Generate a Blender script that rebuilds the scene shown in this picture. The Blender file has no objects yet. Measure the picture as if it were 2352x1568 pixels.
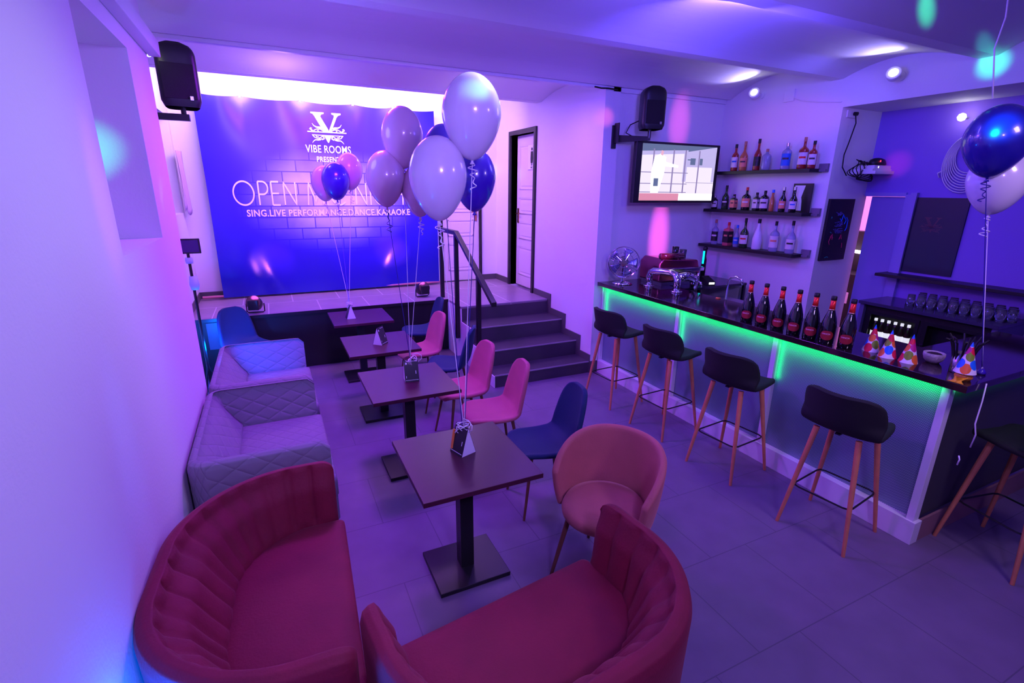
import bpy, bmesh, math, random
from math import sin, cos, pi, radians as R, sqrt, atan2
from mathutils import Vector, Matrix

random.seed(7)
SC = bpy.context.scene
COL = SC.collection

# ------------------------------------------------------------------ camera
YAW, PITCH, ROLL, FPX = 0.446974685, 0.295054204, 0.0112655491, 1142.12173
CAM_H = 2.2
cy, sy, cp, sp, cr, sr = cos(YAW), sin(YAW), cos(PITCH), sin(PITCH), cos(ROLL), sin(ROLL)
fw = Vector((sy*cp, cy*cp, -sp)); rt = Vector((cy, -sy, 0)); up = rt.cross(fw)
rt2 = rt*cr + up*sr; up2 = -rt*sr + up*cr
cam_d = bpy.data.cameras.new('camera'); cam = bpy.data.objects.new('camera', cam_d); COL.objects.link(cam)
cam_d.sensor_width = 36.0; cam_d.lens = FPX/2352*36.0; cam_d.clip_start = 0.05; cam_d.clip_end = 60
cam.matrix_world = Matrix(((rt2.x, up2.x, -fw.x, 0), (rt2.y, up2.y, -fw.y, 0), (rt2.z, up2.z, -fw.z, CAM_H), (0, 0, 0, 1)))
SC.camera = cam

# ------------------------------------------------------------------ world, exposure
w = bpy.data.worlds.new('world'); SC.world = w; w.use_nodes = True
w.node_tree.nodes['Background'].inputs[0].default_value = (0.25, 0.12, 0.6, 1)
w.node_tree.nodes['Background'].inputs[1].default_value = 0.02
SC.view_settings.view_transform = 'Standard'; SC.view_settings.look = 'None'
SC.view_settings.exposure = 0.0; SC.view_settings.gamma = 1.0; SC.view_settings.use_curve_mapping = False
SC.cycles.use_denoising = True
SC.cycles.sample_clamp_indirect = 4.0
SC.cycles.max_bounces = 8
SC.cycles.caustics_reflective = False; SC.cycles.caustics_refractive = False

# ------------------------------------------------------------------ lights
def look(o, target):
    d = Vector(target) - o.location
    o.rotation_euler = d.to_track_quat('-Z', 'Y').to_euler()
def area(name, loc, target, sx, sz, power, col):
    l = bpy.data.lights.new(name, 'AREA'); l.shape = 'RECTANGLE'; l.size = sx; l.size_y = sz
    l.energy = power; l.color = col
    o = bpy.data.objects.new(name, l); COL.objects.link(o); o.location = loc; look(o, target); return o
def point(name, loc, power, col, r=0.04):
    l = bpy.data.lights.new(name, 'POINT'); l.energy = power; l.color = col; l.shadow_soft_size = r
    o = bpy.data.objects.new(name, l); COL.objects.link(o); o.location = loc; return o
def spot(name, loc, target, power, col, deg, blend=0.5, r=0.03):
    l = bpy.data.lights.new(name, 'SPOT'); l.energy = power; l.color = col; l.spot_size = R(deg); l.spot_blend = blend
    l.shadow_soft_size = r
    o = bpy.data.objects.new(name, l); COL.objects.link(o); o.location = loc; look(o, target); return o

PURPLE = (0.42, 0.17, 1.0); VIOLET = (0.22, 0.07, 1.0); BLUEV = (0.15, 0.09, 1.0); MAG = (0.85, 0.12, 0.9)
# unseen wash lights under the ceiling: one behind the camera, the rest added fill
area('wash_lamp_room', (0.55, -0.75, 3.0), (1.1, 2.8, 1.9), 0.45, 0.3, 50, (0.34, 0.19, 1.0)).data.spread = R(140)
spot('wash_fill_left_wall', (1.3, 2.5, 3.05), (-0.6, 1.7, 1.3), 70, (0.60, 0.62, 0.92), 88, 0.9, 0.15)
area('wash_fill_rear', (3.2, 0.2, 3.0), (2.6, 1.9, 0.2), 0.4, 0.4, 18, (0.55, 0.36, 0.80)).data.spread = R(130)
area('wash_fill_bar', (2.6, 2.6, 3.12), (5.4, 4.5, 2.2), 0.4, 0.4, 34, (0.10, 0.06, 1.0))
area('wash_fill_alcove', (4.6, 3.0, 3.15), (4.6, 4.6, 1.4), 0.3, 0.3, 5, (0.16, 0.12, 1.0))
area('wash_fill_tables', (0.7, 4.3, 3.2), (0.8, 4.6, 0.0), 0.4, 0.4, 95, (0.36, 0.03, 1.0))
point('wash_fill_ceiling', (2.4, 2.6, 2.75), 22, (0.11, 0.07, 1.0), 0.15)  # added point lights, here and below, that turn the vaults blue
point('wash_fill_ceiling_left', (0.3, 3.6, 2.6), 10, (0.19, 0.18, 1.0), 0.15)
# stage
area('stage_strip_light', (0.9, 6.75, 3.46), (0.9, 7.85, 3.25), 3.3, 0.08, 100, (0.80, 0.46, 1.0))
area('stage_ceiling_lamp', (2.2, 6.7, 3.28), (2.6, 7.2, 0.7), 0.3, 0.3, 29, (0.55, 0.26, 1.0))
area('stage_floor_wash', (0.7, 6.6, 3.2), (0.7, 6.95, 0.7), 1.6, 0.1, 20, (0.75, 0.03, 0.85))
area('stair_fill', (2.75, 5.2, 3.2), (2.75, 5.25, 0), 0.2, 0.2, 22, (0.27, 0.10, 1.0))  # added unseen light to brighten the treads
point('door_wall_lamp', (2.3, 6.0, 2.9), 2.5, (0.66, 0.44, 1.0), 0.1)
point('stage_ceiling_glow', (0.3, 6.0, 3.05), 7, (0.6, 0.3, 1.0), 0.1)
spot('par_beam_left', (-0.27, 6.60, 0.9), (-0.05, 7.7, 1.15), 260, (1.0, 0.22, 0.9), 32, 1.0, 0.05)
spot('par_beam_right', (1.86, 6.76, 0.9), (1.65, 7.7, 1.25), 260, (1.0, 0.22, 0.9), 32, 1.0, 0.05)
# blue floor LEDs along the left wall
point('blue_led_stage', (-0.72, 6.00, 0.55), 45, (0.0, 0.12, 1.0), 0.05)
spot('blue_led_wall', (-0.575, 4.62, 0.84), (-0.05, 5.40, 0.66), 85, (0.0, 0.07, 1.0), 62, 0.8, 0.03)
point('blue_led_sofa', (-0.54, 1.40, 0.58), 26, (0.0, 0.12, 1.0), 0.05)
# wall lamps above the bar throw a white ellipse on the vaults
spot('bar_wall_lamp_beam', (5.02, 4.42, 3.27), (4.85, 4.42, 3.47), 10, (0.38, 0.32, 1.0), 100, 0.4, 0.02)
spot('bar_wall_lamp_beam', (5.02, 2.97, 3.22), (4.85, 2.97, 3.42), 10, (0.38, 0.32, 1.0), 100, 0.4, 0.02)
# disco light spots
DB = (1.8, 1.2, 2.95)
def disco(target, power, col, deg, blend=0.6, sx=1.0): spot('disco_beam', DB, target, power, col, deg, blend, 0.02).scale = (sx, 1, 1)
disco((-0.85, 3.62, 2.40), 700, (0.03, 1.0, 0.45), 6.5, 1.0)
disco((-0.6, 4.10, 2.10), 130, (0.3, 1.0, 0.8), 5, 1.0)
disco((4.40, 4.95, 1.62), 1300, (1.0, 0.10, 0.65), 14, 1.0, 0.28)
disco((4.55, 4.95, 2.98), 600, (1.0, 0.10, 0.65), 10, 1.0, 0.4)
disco((3.50, 5.0, 2.98), 400, (1.0, 0.12, 0.25), 3.5, 1.0)
disco((5.9, 3.2, 2.50), 300, (1.0, 0.03, 0.45), 4, 1.0)
disco((5.25, 4.0, 2.95), 110, (1.0, 0.15, 0.55), 8, 1.0, 2.2)
disco((-0.6, 2.6, 2.15), 60, (1.0, 0.22, 0.25), 16, 1.0, 0.35)
disco((-0.6, 2.2, 1.2), 60, (0.10, 0.16, 1.0), 18, 1.0, 0.35)
disco((3.85, 2.12, 3.31), 600, (0.03, 1.0, 0.40), 4.5, 0.8, 0.5)
disco((5.25, 2.36, 3.26), 420, (0.03, 0.9, 0.8), 4.0, 0.8, 0.5)
disco((5.2, 2.30, 3.18), 700, (0.03, 1.0, 0.55), 4, 1.0)
disco((3.45, 7.0, 2.45), 500, (0.3, 0.9, 0.9), 2.6, 1.0)
disco((3.45, 7.9, 2.5), 500, (0.3, 0.9, 0.9), 2.2, 1.0)
disco((5.9, 1.75, 1.95), 700, (0.0, 0.9, 0.9), 6, 1.0)

# ------------------------------------------------------------------ materials
def mat(name, col, rough=0.6, metal=0.0, bump=0.0, bscale=80.0, emit=None, estr=0.0, spec=0.5, sheen=0.0,
        trans=0.0, ior=1.45, coat=0.0, var=0.0, vscale=6.0, alpha=1.0, sss=0.0):
    m = bpy.data.materials.new(name); m.use_nodes = True
    nt = m.node_tree; b = nt.nodes['Principled BSDF']
    b.inputs['Base Color'].default_value = (*col, 1); b.inputs['Roughness'].default_value = rough
    b.inputs['Metallic'].default_value = metal; b.inputs['Specular IOR Level'].default_value = spec
    b.inputs['IOR'].default_value = ior; b.inputs['Coat Weight'].default_value = coat
    b.inputs['Transmission Weight'].default_value = trans; b.inputs['Alpha'].default_value = alpha
    if sheen:
        b.inputs['Sheen Weight'].default_value = sheen; b.inputs['Sheen Roughness'].default_value = 0.4
        b.inputs['Sheen Tint'].default_value = (*[min(1, c*1.5+0.25) for c in col], 1)
    if emit: b.inputs['Emission Color'].default_value = (*emit, 1); b.inputs['Emission Strength'].default_value = estr
    tc = nt.nodes.new('ShaderNodeTexCoord')
    if bump:
        n = nt.nodes.new('ShaderNodeTexNoise'); n.inputs['Scale'].default_value = bscale; n.inputs['Detail'].default_value = 4
        bp = nt.nodes.new('ShaderNodeBump'); bp.inputs['Strength'].default_value = bump; bp.inputs['Distance'].default_value = 0.01
        nt.links.new(tc.outputs['Object'], n.inputs['Vector']); nt.links.new(n.outputs['Fac'], bp.inputs['Height'])
        nt.links.new(bp.outputs['Normal'], b.inputs['Normal'])
    if var:
        n = nt.nodes.new('ShaderNodeTexNoise'); n.inputs['Scale'].default_value = vscale; n.inputs['Detail'].default_value = 5
        mx = nt.nodes.new('ShaderNodeMix'); mx.data_type = 'RGBA'
        mx.inputs[6].default_value = (*[c*(1-var) for c in col], 1); mx.inputs[7].default_value = (*[min(1, c*(1+var)) for c in col], 1)
        nt.links.new(tc.outputs['Object'], n.inputs['Vector']); nt.links.new(n.outputs['Fac'], mx.inputs[0])
        nt.links.new(mx.outputs[2], b.inputs['Base Color'])
    return m

def tile_mat(name, col, grout, sx, sy_, mortar=0.006, rough=0.35, off=0.0, rot=0.0):
    m = mat(name, col, rough, var=0.18, vscale=5.0)
    nt = m.node_tree; b = nt.nodes['Principled BSDF']
    src = b.inputs['Base Color'].links[0].from_socket
    geo = nt.nodes.new('ShaderNodeNewGeometry'); mp = nt.nodes.new('ShaderNodeMapping')
    mp.inputs['Rotation'].default_value = (0, 0, rot); mp.inputs['Location'].default_value = (0.13, off, 0)
    br = nt.nodes.new('ShaderNodeTexBrick'); br.offset = 0.5
    br.inputs['Scale'].default_value = 1.0; br.inputs['Brick Width'].default_value = sx; br.inputs['Row Height'].default_value = sy_
    br.inputs['Mortar Size'].default_value = mortar; br.inputs['Mortar Smooth'].default_value = 0.1
    mx = nt.nodes.new('ShaderNodeMix'); mx.data_type = 'RGBA'; mx.inputs[7].default_value = (*grout, 1)
    nt.links.new(geo.outputs['Position'], mp.inputs['Vector']); nt.links.new(mp.outputs['Vector'], br.inputs['Vector'])
    nt.links.new(br.outputs['Fac'], mx.inputs[0]); nt.links.new(src, mx.inputs[6]); nt.links.new(mx.outputs[2], b.inputs['Base Color'])
    return m

M = {}
M['wall'] = mat('white_painted_plaster', (0.80, 0.79, 0.80), 0.75, bump=0.12, bscale=60)
M['ceil'] = mat('white_ceiling_plaster', (0.80, 0.79, 0.80), 0.8, bump=0.08, bscale=40)
M['floor'] = tile_mat('grey_stone_floor_tile', (0.165, 0.125, 0.20), (0.10, 0.085, 0.13), 0.6, 0.6, 0.003, 0.45)
M['stage_tile'] = tile_mat('stage_tile', (0.30, 0.23, 0.30), (0.62, 0.55, 0.62), 0.6, 1.2, 0.006, 0.32)
M['tile'] = mat('dark_stair_tile', (0.055, 0.048, 0.062), 0.42, var=0.15)
M['skirt'] = mat('dark_skirting_tile', (0.085, 0.08, 0.085), 0.45)
M['black'] = mat('matt_black_paint', (0.006, 0.006, 0.007), 0.5)
M['blackmetal'] = mat('black_powder_coat', (0.012, 0.012, 0.014), 0.35)
M['blackplastic'] = mat('black_plastic', (0.01, 0.01, 0.012), 0.4, bump=0.1, bscale=400)
M['white'] = mat('white_lacquer', (0.78, 0.77, 0.80), 0.4)
M['door'] = mat('white_door_laminate', (0.78, 0.70, 0.72), 0.45)
M['doorframe'] = mat('black_door_frame', (0.010, 0.010, 0.012), 0.4)
M['brass'] = mat('copper_door_handle', (0.75, 0.32, 0.22), 0.25, 1.0)
M['wenge'] = mat('dark_wenge_top', (0.060, 0.014, 0.030), 0.33, var=0.08, vscale=12, spec=0.35)
M['counter'] = mat('glossy_black_counter', (0.020, 0.008, 0.012), 0.10, spec=0.9, ior=1.7)
M['chrome'] = mat('polished_chrome', (0.75, 0.75, 0.78), 0.08, 1.0)
M['steel'] = mat('brushed_steel', (0.55, 0.55, 0.58), 0.28, 1.0)
M['glass'] = mat('clear_glass', (0.9, 0.92, 1.0), 0.03, trans=0.9, ior=1.45)
M['wood'] = mat('beech_leg', (0.60, 0.22, 0.10), 0.5, var=0.2, vscale=20)
M['darkleg'] = mat('walnut_leg', (0.16, 0.06, 0.035), 0.45)
M['pink'] = mat('rose_velvet', (0.42, 0.095, 0.15), 0.75, sheen=0.3, bump=0.15, bscale=120, var=0.12, vscale=9)
M['rose'] = mat('dusty_rose_velvet', (0.44, 0.12, 0.12), 0.75, sheen=0.45, bump=0.15, bscale=120, var=0.15, vscale=7)
M['blue'] = mat('navy_velvet', (0.002, 0.022, 0.085), 0.75, sheen=0.14, bump=0.15, bscale=120)
M['crimson'] = mat('crimson_velvet', (0.20, 0.006, 0.028), 0.72, sheen=0.22, bump=0.2, bscale=90, var=0.25, vscale=6)
M['stool'] = mat('black_felt', (0.010, 0.010, 0.011), 0.85, bump=0.2, bscale=300)
M['balloon'] = mat('pearl_lilac_latex', (0.78, 0.74, 0.84), 0.22, spec=0.8, coat=0.6, trans=0.0, sss=0.0)
M['balloon'].node_tree.nodes['Principled BSDF'].inputs['Coat Roughness'].default_value = 0.05
M['balloonp'] = mat('pearl_pink_latex', (0.74, 0.48, 0.64), 0.25, spec=0.8, coat=0.6)
M['balloond'] = mat('dark_violet_latex', (0.045, 0.012, 0.42), 0.25, spec=0.7, coat=0.7)
M['balloonn'] = mat('navy_latex', (0.012, 0.008, 0.26), 0.25, spec=0.7, coat=0.7)
M['ribbon'] = mat('silver_curling_ribbon', (0.85, 0.80, 0.90), 0.3)
M['ribbond'] = mat('navy_curling_ribbon', (0.03, 0.015, 0.25), 0.3)
M['ribbonv'] = mat('violet_curling_ribbon', (0.16, 0.06, 0.8), 0.3)
M['card'] = mat('grey_card', (0.72, 0.72, 0.82), 0.5)
M['cardblack'] = mat('printed_black_card', (0.016, 0.014, 0.022), 0.3)
M['orange'] = mat('orange_print', (0.75, 0.22, 0.05), 0.5)

def quilt_mat():
    m = mat('quilted_grey_fabric', (0.23, 0.23, 0.26), 0.85, sheen=0.12)
    nt = m.node_tree; b = nt.nodes['Principled BSDF']
    tc = nt.nodes.new('ShaderNodeTexCoord'); sp_ = nt.nodes.new('ShaderNodeSeparateXYZ'); nt.links.new(tc.outputs['UV'], sp_.inputs[0])
    def math_(op, a, b_=None, v=None):
        n = nt.nodes.new('ShaderNodeMath'); n.operation = op
        nt.links.new(a, n.inputs[0])
        if b_ is not None: nt.links.new(b_, n.inputs[1])
        if v is not None: n.inputs[1].default_value = v
        return n.outputs[0]
    hs = []
    for sgn in ('ADD', 'SUBTRACT'):
        s = math_(sgn, sp_.outputs[0], sp_.outputs[1]); s = math_('MULTIPLY', s, v=8.0)
        s = math_('FRACT', s); s = math_('SUBTRACT', s, v=0.5); s = math_('ABSOLUTE', s)   # 0.5 at seam
        s = math_('POWER', math_('MULTIPLY', s, v=2.0), v=6.0)
        hs.append(s)
    h = math_('MAXIMUM', hs[0], hs[1]); h = math_('MULTIPLY', h, v=-1.0)
    bp = nt.nodes.new('ShaderNodeBump'); bp.inputs['Strength'].default_value = 0.45; bp.inputs['Distance'].default_value = 0.010
    nt.links.new(h, bp.inputs['Height']); nt.links.new(bp.outputs['Normal'], b.inputs['Normal'])
    return m
M['quilt'] = quilt_mat()

def perforated_mat():
    m = mat('perforated_metal_sheet', (0.22, 0.26, 0.30), 0.5, 0.2)
    nt = m.node_tree; b = nt.nodes['Principled BSDF']
    geo = nt.nodes.new('ShaderNodeNewGeometry'); mp = nt.nodes.new('ShaderNodeMapping')
    mp.inputs['Scale'].default_value = (105, 105, 105); mp.inputs['Rotation'].default_value = (R(45), 0, 0)
    v = nt.nodes.new('ShaderNodeVectorMath'); v.operation = 'FRACTION'
    d = nt.nodes.new('ShaderNodeVectorMath'); d.operation = 'DISTANCE'
    mul = nt.nodes.new('ShaderNodeVectorMath'); mul.operation = 'MULTIPLY'; mul.inputs[1].default_value = (0, 1, 1)
    d.inputs[1].default_value = (0, 0.5, 0.5)
    rp = nt.nodes.new('ShaderNodeMapRange'); rp.inputs[1].default_value = 0.24; rp.inputs[2].default_value = 0.36
    mx = nt.nodes.new('ShaderNodeMix'); mx.data_type = 'RGBA'
    mx.inputs[6].default_value = (0.42, 0.60, 0.60, 1); mx.inputs[7].default_value = (0.12, 0.19, 0.25, 1)
    L = nt.links.new
    L(geo.outputs['Position'], mp.inputs['Vector']); L(mp.outputs['Vector'], v.inputs[0]); L(v.outputs[0], mul.inputs[0])
    L(mul.outputs[0], d.inputs[0]); L(d.outputs['Value'], rp.inputs[0]); L(rp.outputs[0], mx.inputs[0]); L(mx.outputs[2], b.inputs['Base Color'])
    return m
M['perf'] = perforated_mat()

# ------------------------------------------------------------------ mesh helpers
class MB:
    def __init__(s): s.v = []; s.f = []; s.m = []; s.uv = {}; s.mi = 0
    def add(s, vs, fs, uvs=None):
        o = len(s.v); s.v += [tuple(p) for p in vs]
        for f in fs:
            if uvs: s.uv[len(s.f)] = [uvs[i] for i in f]
            s.f.append(tuple(i+o for i in f)); s.m.append(s.mi)
        return s
    def box(s, x0, x1, y0, y1, z0, z1, T=None):
        vs = [Vector((x, y, z)) for x in (x0, x1) for y in (y0, y1) for z in (z0, z1)]
        if T: vs = [T @ p for p in vs]
        return s.add(vs, [(0, 1, 3, 2), (4, 6, 7, 5), (0, 4, 5, 1), (2, 3, 7, 6), (0, 2, 6, 4), (1, 5, 7, 3)])
    def tube(s, pts, r, n=8, cap=True, rs=None):
        pts = [Vector(p) for p in pts]; rings = []; prev = None
        for i, p in enumerate(pts):
            t = (pts[min(i+1, len(pts)-1)] - pts[max(i-1, 0)]).normalized()
            if prev is None:
                a = Vector((0, 0, 1)) if abs(t.z) < 0.9 else Vector((1, 0, 0)); u = t.cross(a).normalized()
            else:
                u = prev - t*prev.dot(t)
                u = u.normalized() if u.length > 1e-6 else t.orthogonal().normalized()
            prev = u; w_ = t.cross(u); rr = rs[i] if rs else r
            rings.append([p + u*rr*cos(2*pi*k/n) + w_*rr*sin(2*pi*k/n) for k in range(n)])
        vs = [q for rg in rings for q in rg]; fs = []
        for i in range(len(pts)-1):
            for k in range(n):
                a = i*n+k; b = i*n+(k+1) % n; fs.append((a, b, b+n, a+n))
        if cap: fs.append(tuple(reversed(range(n)))); fs.append(tuple(range((len(pts)-1)*n, len(pts)*n)))
        return s.add(vs, fs)
    def lathe(s, prof, c=(0, 0, 0), n=24, T=None, sx=1.0, sy=1.0):
        vs = []; fs = []
        for r, z in prof:
            for k in range(n):
                p = Vector((c[0]+r*cos(2*pi*k/n)*sx, c[1]+r*sin(2*pi*k/n)*sy, c[2]+z)); vs.append(T @ p if T else p)
        for i in range(len(prof)-1):
            for k in range(n):
                a = i*n+k; b = i*n+(k+1) % n; fs.append((a, b, b+n, a+n))
        if prof[0][0] > 1e-5: fs.append(tuple(reversed(range(n))))
        if prof[-1][0] > 1e-5: fs.append(tuple(range((len(prof)-1)*n, len(prof)*n)))
        return s.add(vs, fs)
    def grid(s, fn, nu, nv, cu=False, uvf=None):
        vs = [fn(i/(nu if cu else nu-1), j/(nv-1)) for j in range(nv) for i in range(nu)]; fs = []
        for j in range(nv-1):
            for i in range(nu if cu else nu-1):
                a = j*nu+i; b = j*nu+(i+1) % nu; fs.append((a, b, b+nu, a+nu))
        uvs = [uvf(i/(nu-1), j/(nv-1)) for j in range(nv) for i in range(nu)] if uvf else None
        return s.add(vs, fs, uvs)
    def prism(s, poly, d, T=None):   # poly of 3D points, extruded by vector d
        n = len(poly); a = [Vector(p) for p in poly]; b = [p+Vector(d) for p in a]; vs = a+b
        if T: vs = [T @ p for p in vs]
        return s.add(vs, [tuple(reversed(range(n))), tuple(range(n, 2*n))] + [(i, (i+1) % n, (i+1) % n+n, i+n) for i in range(n)])
    def build(s, name, mats, parent=None, smooth=False, bevel=0.0, sub=0, solid=0.0, fix=True, loc=None):
        me = bpy.data.meshes.new(name); me.from_pydata(s.v, [], s.f)
        if not isinstance(mats, (list, tuple)): mats = [mats]
        for m in mats: me.materials.append(M[m] if isinstance(m, str) else m)
        for i, p in enumerate(me.polygons): p.material_index = s.m[i]; p.use_smooth = smooth
        if s.uv:
            ul = me.uv_layers.new(name='uv')
            for i, p in enumerate(me.polygons):
                if i in s.uv:
                    for k, li in enumerate(p.loop_indices): ul.data[li].uv = s.uv[i][k]
        if fix:
            bm = bmesh.new(); bm.from_mesh(me); bmesh.ops.remove_doubles(bm, verts=bm.verts, dist=1e-6)
            bmesh.ops.recalc_face_normals(bm, faces=bm.faces); bm.to_mesh(me); bm.free()
        o = bpy.data.objects.new(name, me); COL.objects.link(o)
        if parent: o.parent = parent
        if loc: o.location = loc
        if solid:
            md = o.modifiers.new('solidify', 'SOLIDIFY'); md.thickness = solid; md.offset = 0
        if bevel:
            md = o.modifiers.new('bevel', 'BEVEL'); md.width = bevel; md.segments = 3; md.limit_method = 'ANGLE'; md.angle_limit = R(40)
            if not smooth:
                for p in me.polygons: p.use_smooth = True
                md.harden_normals = True
        if sub:
            md = o.modifiers.new('subdivision', 'SUBSURF'); md.levels = sub; md.render_levels = sub
        return o

def tag(o, label, cat, group=None, kind=None):
    o['label'] = label; o['category'] = cat
    if group: o['group'] = group
    if kind: o['kind'] = kind
    return o
def thing(name, label, cat, loc=(0, 0, 0), rz=0.0, group=None):
    o = bpy.data.objects.new(name, None); COL.objects.link(o); o.empty_display_size = 0.05
    o.location = loc; o.rotation_euler = (0, 0, rz); return tag(o, label, cat, group)
def struct(o): o['kind'] = 'structure'; return o
def kids(o): return [c for c in bpy.data.objects if c.parent == o]
def dup(root, loc=None, rz=None, label=None, group=None, mats=None):
    r = root.copy(); COL.objects.link(r)
    if loc is not None: r.location = loc
    if rz is not None: r.rotation_euler = (0, 0, rz)
    if label: r['label'] = label
    if group: r['group'] = group
    def rec(src, dst):
        for ch in kids(src):
            c = ch.copy(); COL.objects.link(c); c.parent = dst
            if mats and c.type == 'MESH' and ch.data.materials and ch.data.materials[0].name in mats:
                c.data = ch.data.copy(); c.data.materials[0] = M[mats[ch.data.materials[0].name]]
            rec(ch, c)
    rec(root, r); return r
def text(name, s, size, T, m, parent=None, ext=0.001, bold=0.0, spacing=1.0, align='CENTER', sx=1.0):
    cu = bpy.data.curves.new(name, 'FONT'); cu.body = s; cu.size = size; cu.extrude = ext; cu.offset = bold
    cu.align_x = align; cu.align_y = 'CENTER'; cu.space_character = spacing; cu.resolution_u = 3
    t = bpy.data.objects.new(name, cu); COL.objects.link(t)
    bpy.context.view_layer.update()
    me = bpy.data.meshes.new_from_object(t.evaluated_get(bpy.context.evaluated_depsgraph_get()))
    COL.objects.unlink(t); bpy.data.objects.remove(t)
    me.transform(T @ Matrix.Diagonal((sx, 1, 1, 1)))
    me.materials.clear(); me.materials.append(M[m] if isinstance(m, str) else m)
    o = bpy.data.objects.new(name, me); COL.objects.link(o)
    if parent: o.parent = parent
    return o
def face_neg_y(x, y, z): return Matrix.Translation((x, y, z)) @ Matrix.Rotation(R(90), 4, 'X')       # reads from -y side
def face_neg_x(x, y, z): return Matrix.Translation((x, y, z)) @ Matrix.Rotation(R(-90), 4, 'Z') @ Matrix.Rotation(R(90), 4, 'X')

# ================================================================== THE SETTING
XL, XR, XR2, YB = -0.60, 5.25, 5.90, 7.85
ST = 0.733            # stage level
YS = 6.55             # stage front
YP = 4.92             # wall between stairs and bar ends here / bar alcove back
WX = 3.45             # door wall plane
struct(MB().box(-1.3, 6.4, -2.7, 8.1, -0.12, 0.0).build('floor', 'floor'))

# ceiling: shallow vaults running across the room, low ribs between them
prof = []
def arc(y0, y1, z0, z1, rise, n=14):
    for i in range(n+1):
        t = i/n; prof.append((y0+(y1-y0)*t, z0+(z1-z0)*t + rise*4*t*(1-t)))
arc(-2.7, -1.35, 3.27, 3.27, 0.15); arc(-1.25, -0.05, 3.27, 3.27, 0.15); arc(0.05, 1.12, 3.26, 3.26, 0.15)
arc(1.22, 2.30, 3.25, 3.24, 0.15); arc(2.42, 3.50, 3.24, 3.28, 0.12); arc(3.62, 4.86, 3.28, 3.28, 0.17)
arc(4.93, 6.36, 3.29, 3.33, 0.11)
b = MB(); n = len(prof); vs = []
for x in (-1.3, 6.4): vs += [(x, y, z) for y, z in prof]
tb = [(-1.3, 3.8), (6.4, 3.8)]
fs = [(i, i+1, n+i+1, n+i) for i in range(n-1)]
b.add(vs, fs)
b.box(-1.3, 6.4, -2.7, 6.42, 3.62, 3.75)
b.box(-1.3, WX, 6.36, 6.50, 3.325, 3.74)          # rib in front of the stage
b.box(-1.3, 6.4, 6.50, 8.1, 3.56, 3.75)
struct(b.build('ceiling', 'ceil', smooth=False, fix=False))

# left wall with the high niche
b = MB(); y0, y1, z0, z1 = 2.74, 3.72, 1.90, 2.93
b.box(-1.3, XL, -2.7, y0, 0, 3.6); b.box(-1.3, XL, y1, 4.37, 0, 3.6); b.box(-1.3, XL, y0, y1, 0, z0)
b.box(-1.3, XL, y0, y1, z1, 3.6); b.box(-1.3, -1.12, y0, y1, z0, z1)
struct(b.build('wall_left', 'wall'))
b = MB(); b.box(-1.3, -0.97, 4.37, 6.95, 0, 3.6); b.box(-1.3, -0.97, 7.72, 8.1, 0, 3.6)
b.box(-1.3, -0.97, 6.95, 7.72, 0, 1.88); b.box(-1.3, -0.97, 6.95, 7.72, 3.02, 3.6); b.box(-1.3, -1.25, 6.95, 7.72, 1.88, 3.02)
struct(b.build('wall_stage_left', 'wall'))
wn = struct(MB().box(-1.20, -1.16, 6.97, 7.70, 1.90, 3.0).build('window_1', mat('night_window_glass', (0.004, 0.004, 0.01), 0.08)))
b = MB(); b.box(-1.16, -1.08, 6.95, 7.0, 1.88, 3.02); b.box(-1.16, -1.08, 7.66, 7.72, 1.88, 3.02); b.box(-1.16, -1.08, 7.0, 7.66, 2.95, 3.02)
b.box(-1.16, -1.08, 7.0, 7.66, 1.88, 1.94); b.box(-1.16, -1.10, 7.0, 7.66, 2.42, 2.46)
b.build('window_frame', 'white', wn)

# back wall with door 1, door wall with door 2
b = MB(); DX0, DX1, DZ = 2.50, 3.14, 3.00
b.box(-1.3, DX0, YB, 8.1, 0, 3.6); b.box(DX1, WX+0.2, YB, 8.1, 0, 3.6); b.box(DX0, DX1, YB, 8.1, DZ, 3.6); b.box(DX0, DX1, YB+0.12, 8.1, 0, DZ)
struct(b.build('wall_back', 'wall'))
b = MB(); E0, E1, EZ = 6.52, 7.28, 2.98
b.box(WX, WX+0.2, YP, E0, 0, 3.6); b.box(WX, WX+0.2, E1, YB, 0, 3.6); b.box(WX, WX+0.2, E0, E1, EZ, 3.6); b.box(WX+0.17, WX+0.2, E0, E1, 0, EZ)
struct(b.build('wall_door', 'wall'))
# bar alcove, right wall, recess
struct(MB().box(WX+0.2, 6.4, YP+0.03, YP+0.25, 0, 3.6).build('wall_bar_back', 'wall'))
b = MB(); b.box(XR, 5.93, 3.45, YP+0.03, 0, 3.6); b.box(XR, 6.4, -2.7, 3.45, 3.02, 3.6)
struct(b.build('wall_right', 'wall'))
b = MB(); b.box(XR2, 5.95, -2.7, 3.02, 0, 3.02); b.box(XR2, 5.95, 3.02, 3.45, 2.18, 3.02)
struct(b.build('wall_recess', mat('violet_lit_wall', (0.30, 0.17, 0.70), 0.7, bump=0.1, bscale=60)))  # purple light and shade of the recess put into the wall colour
struct(MB().box(-1.3, 6.4, -2.9, -2.7, 0, 3.6).build('wall_rear', 'wall'))
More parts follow.
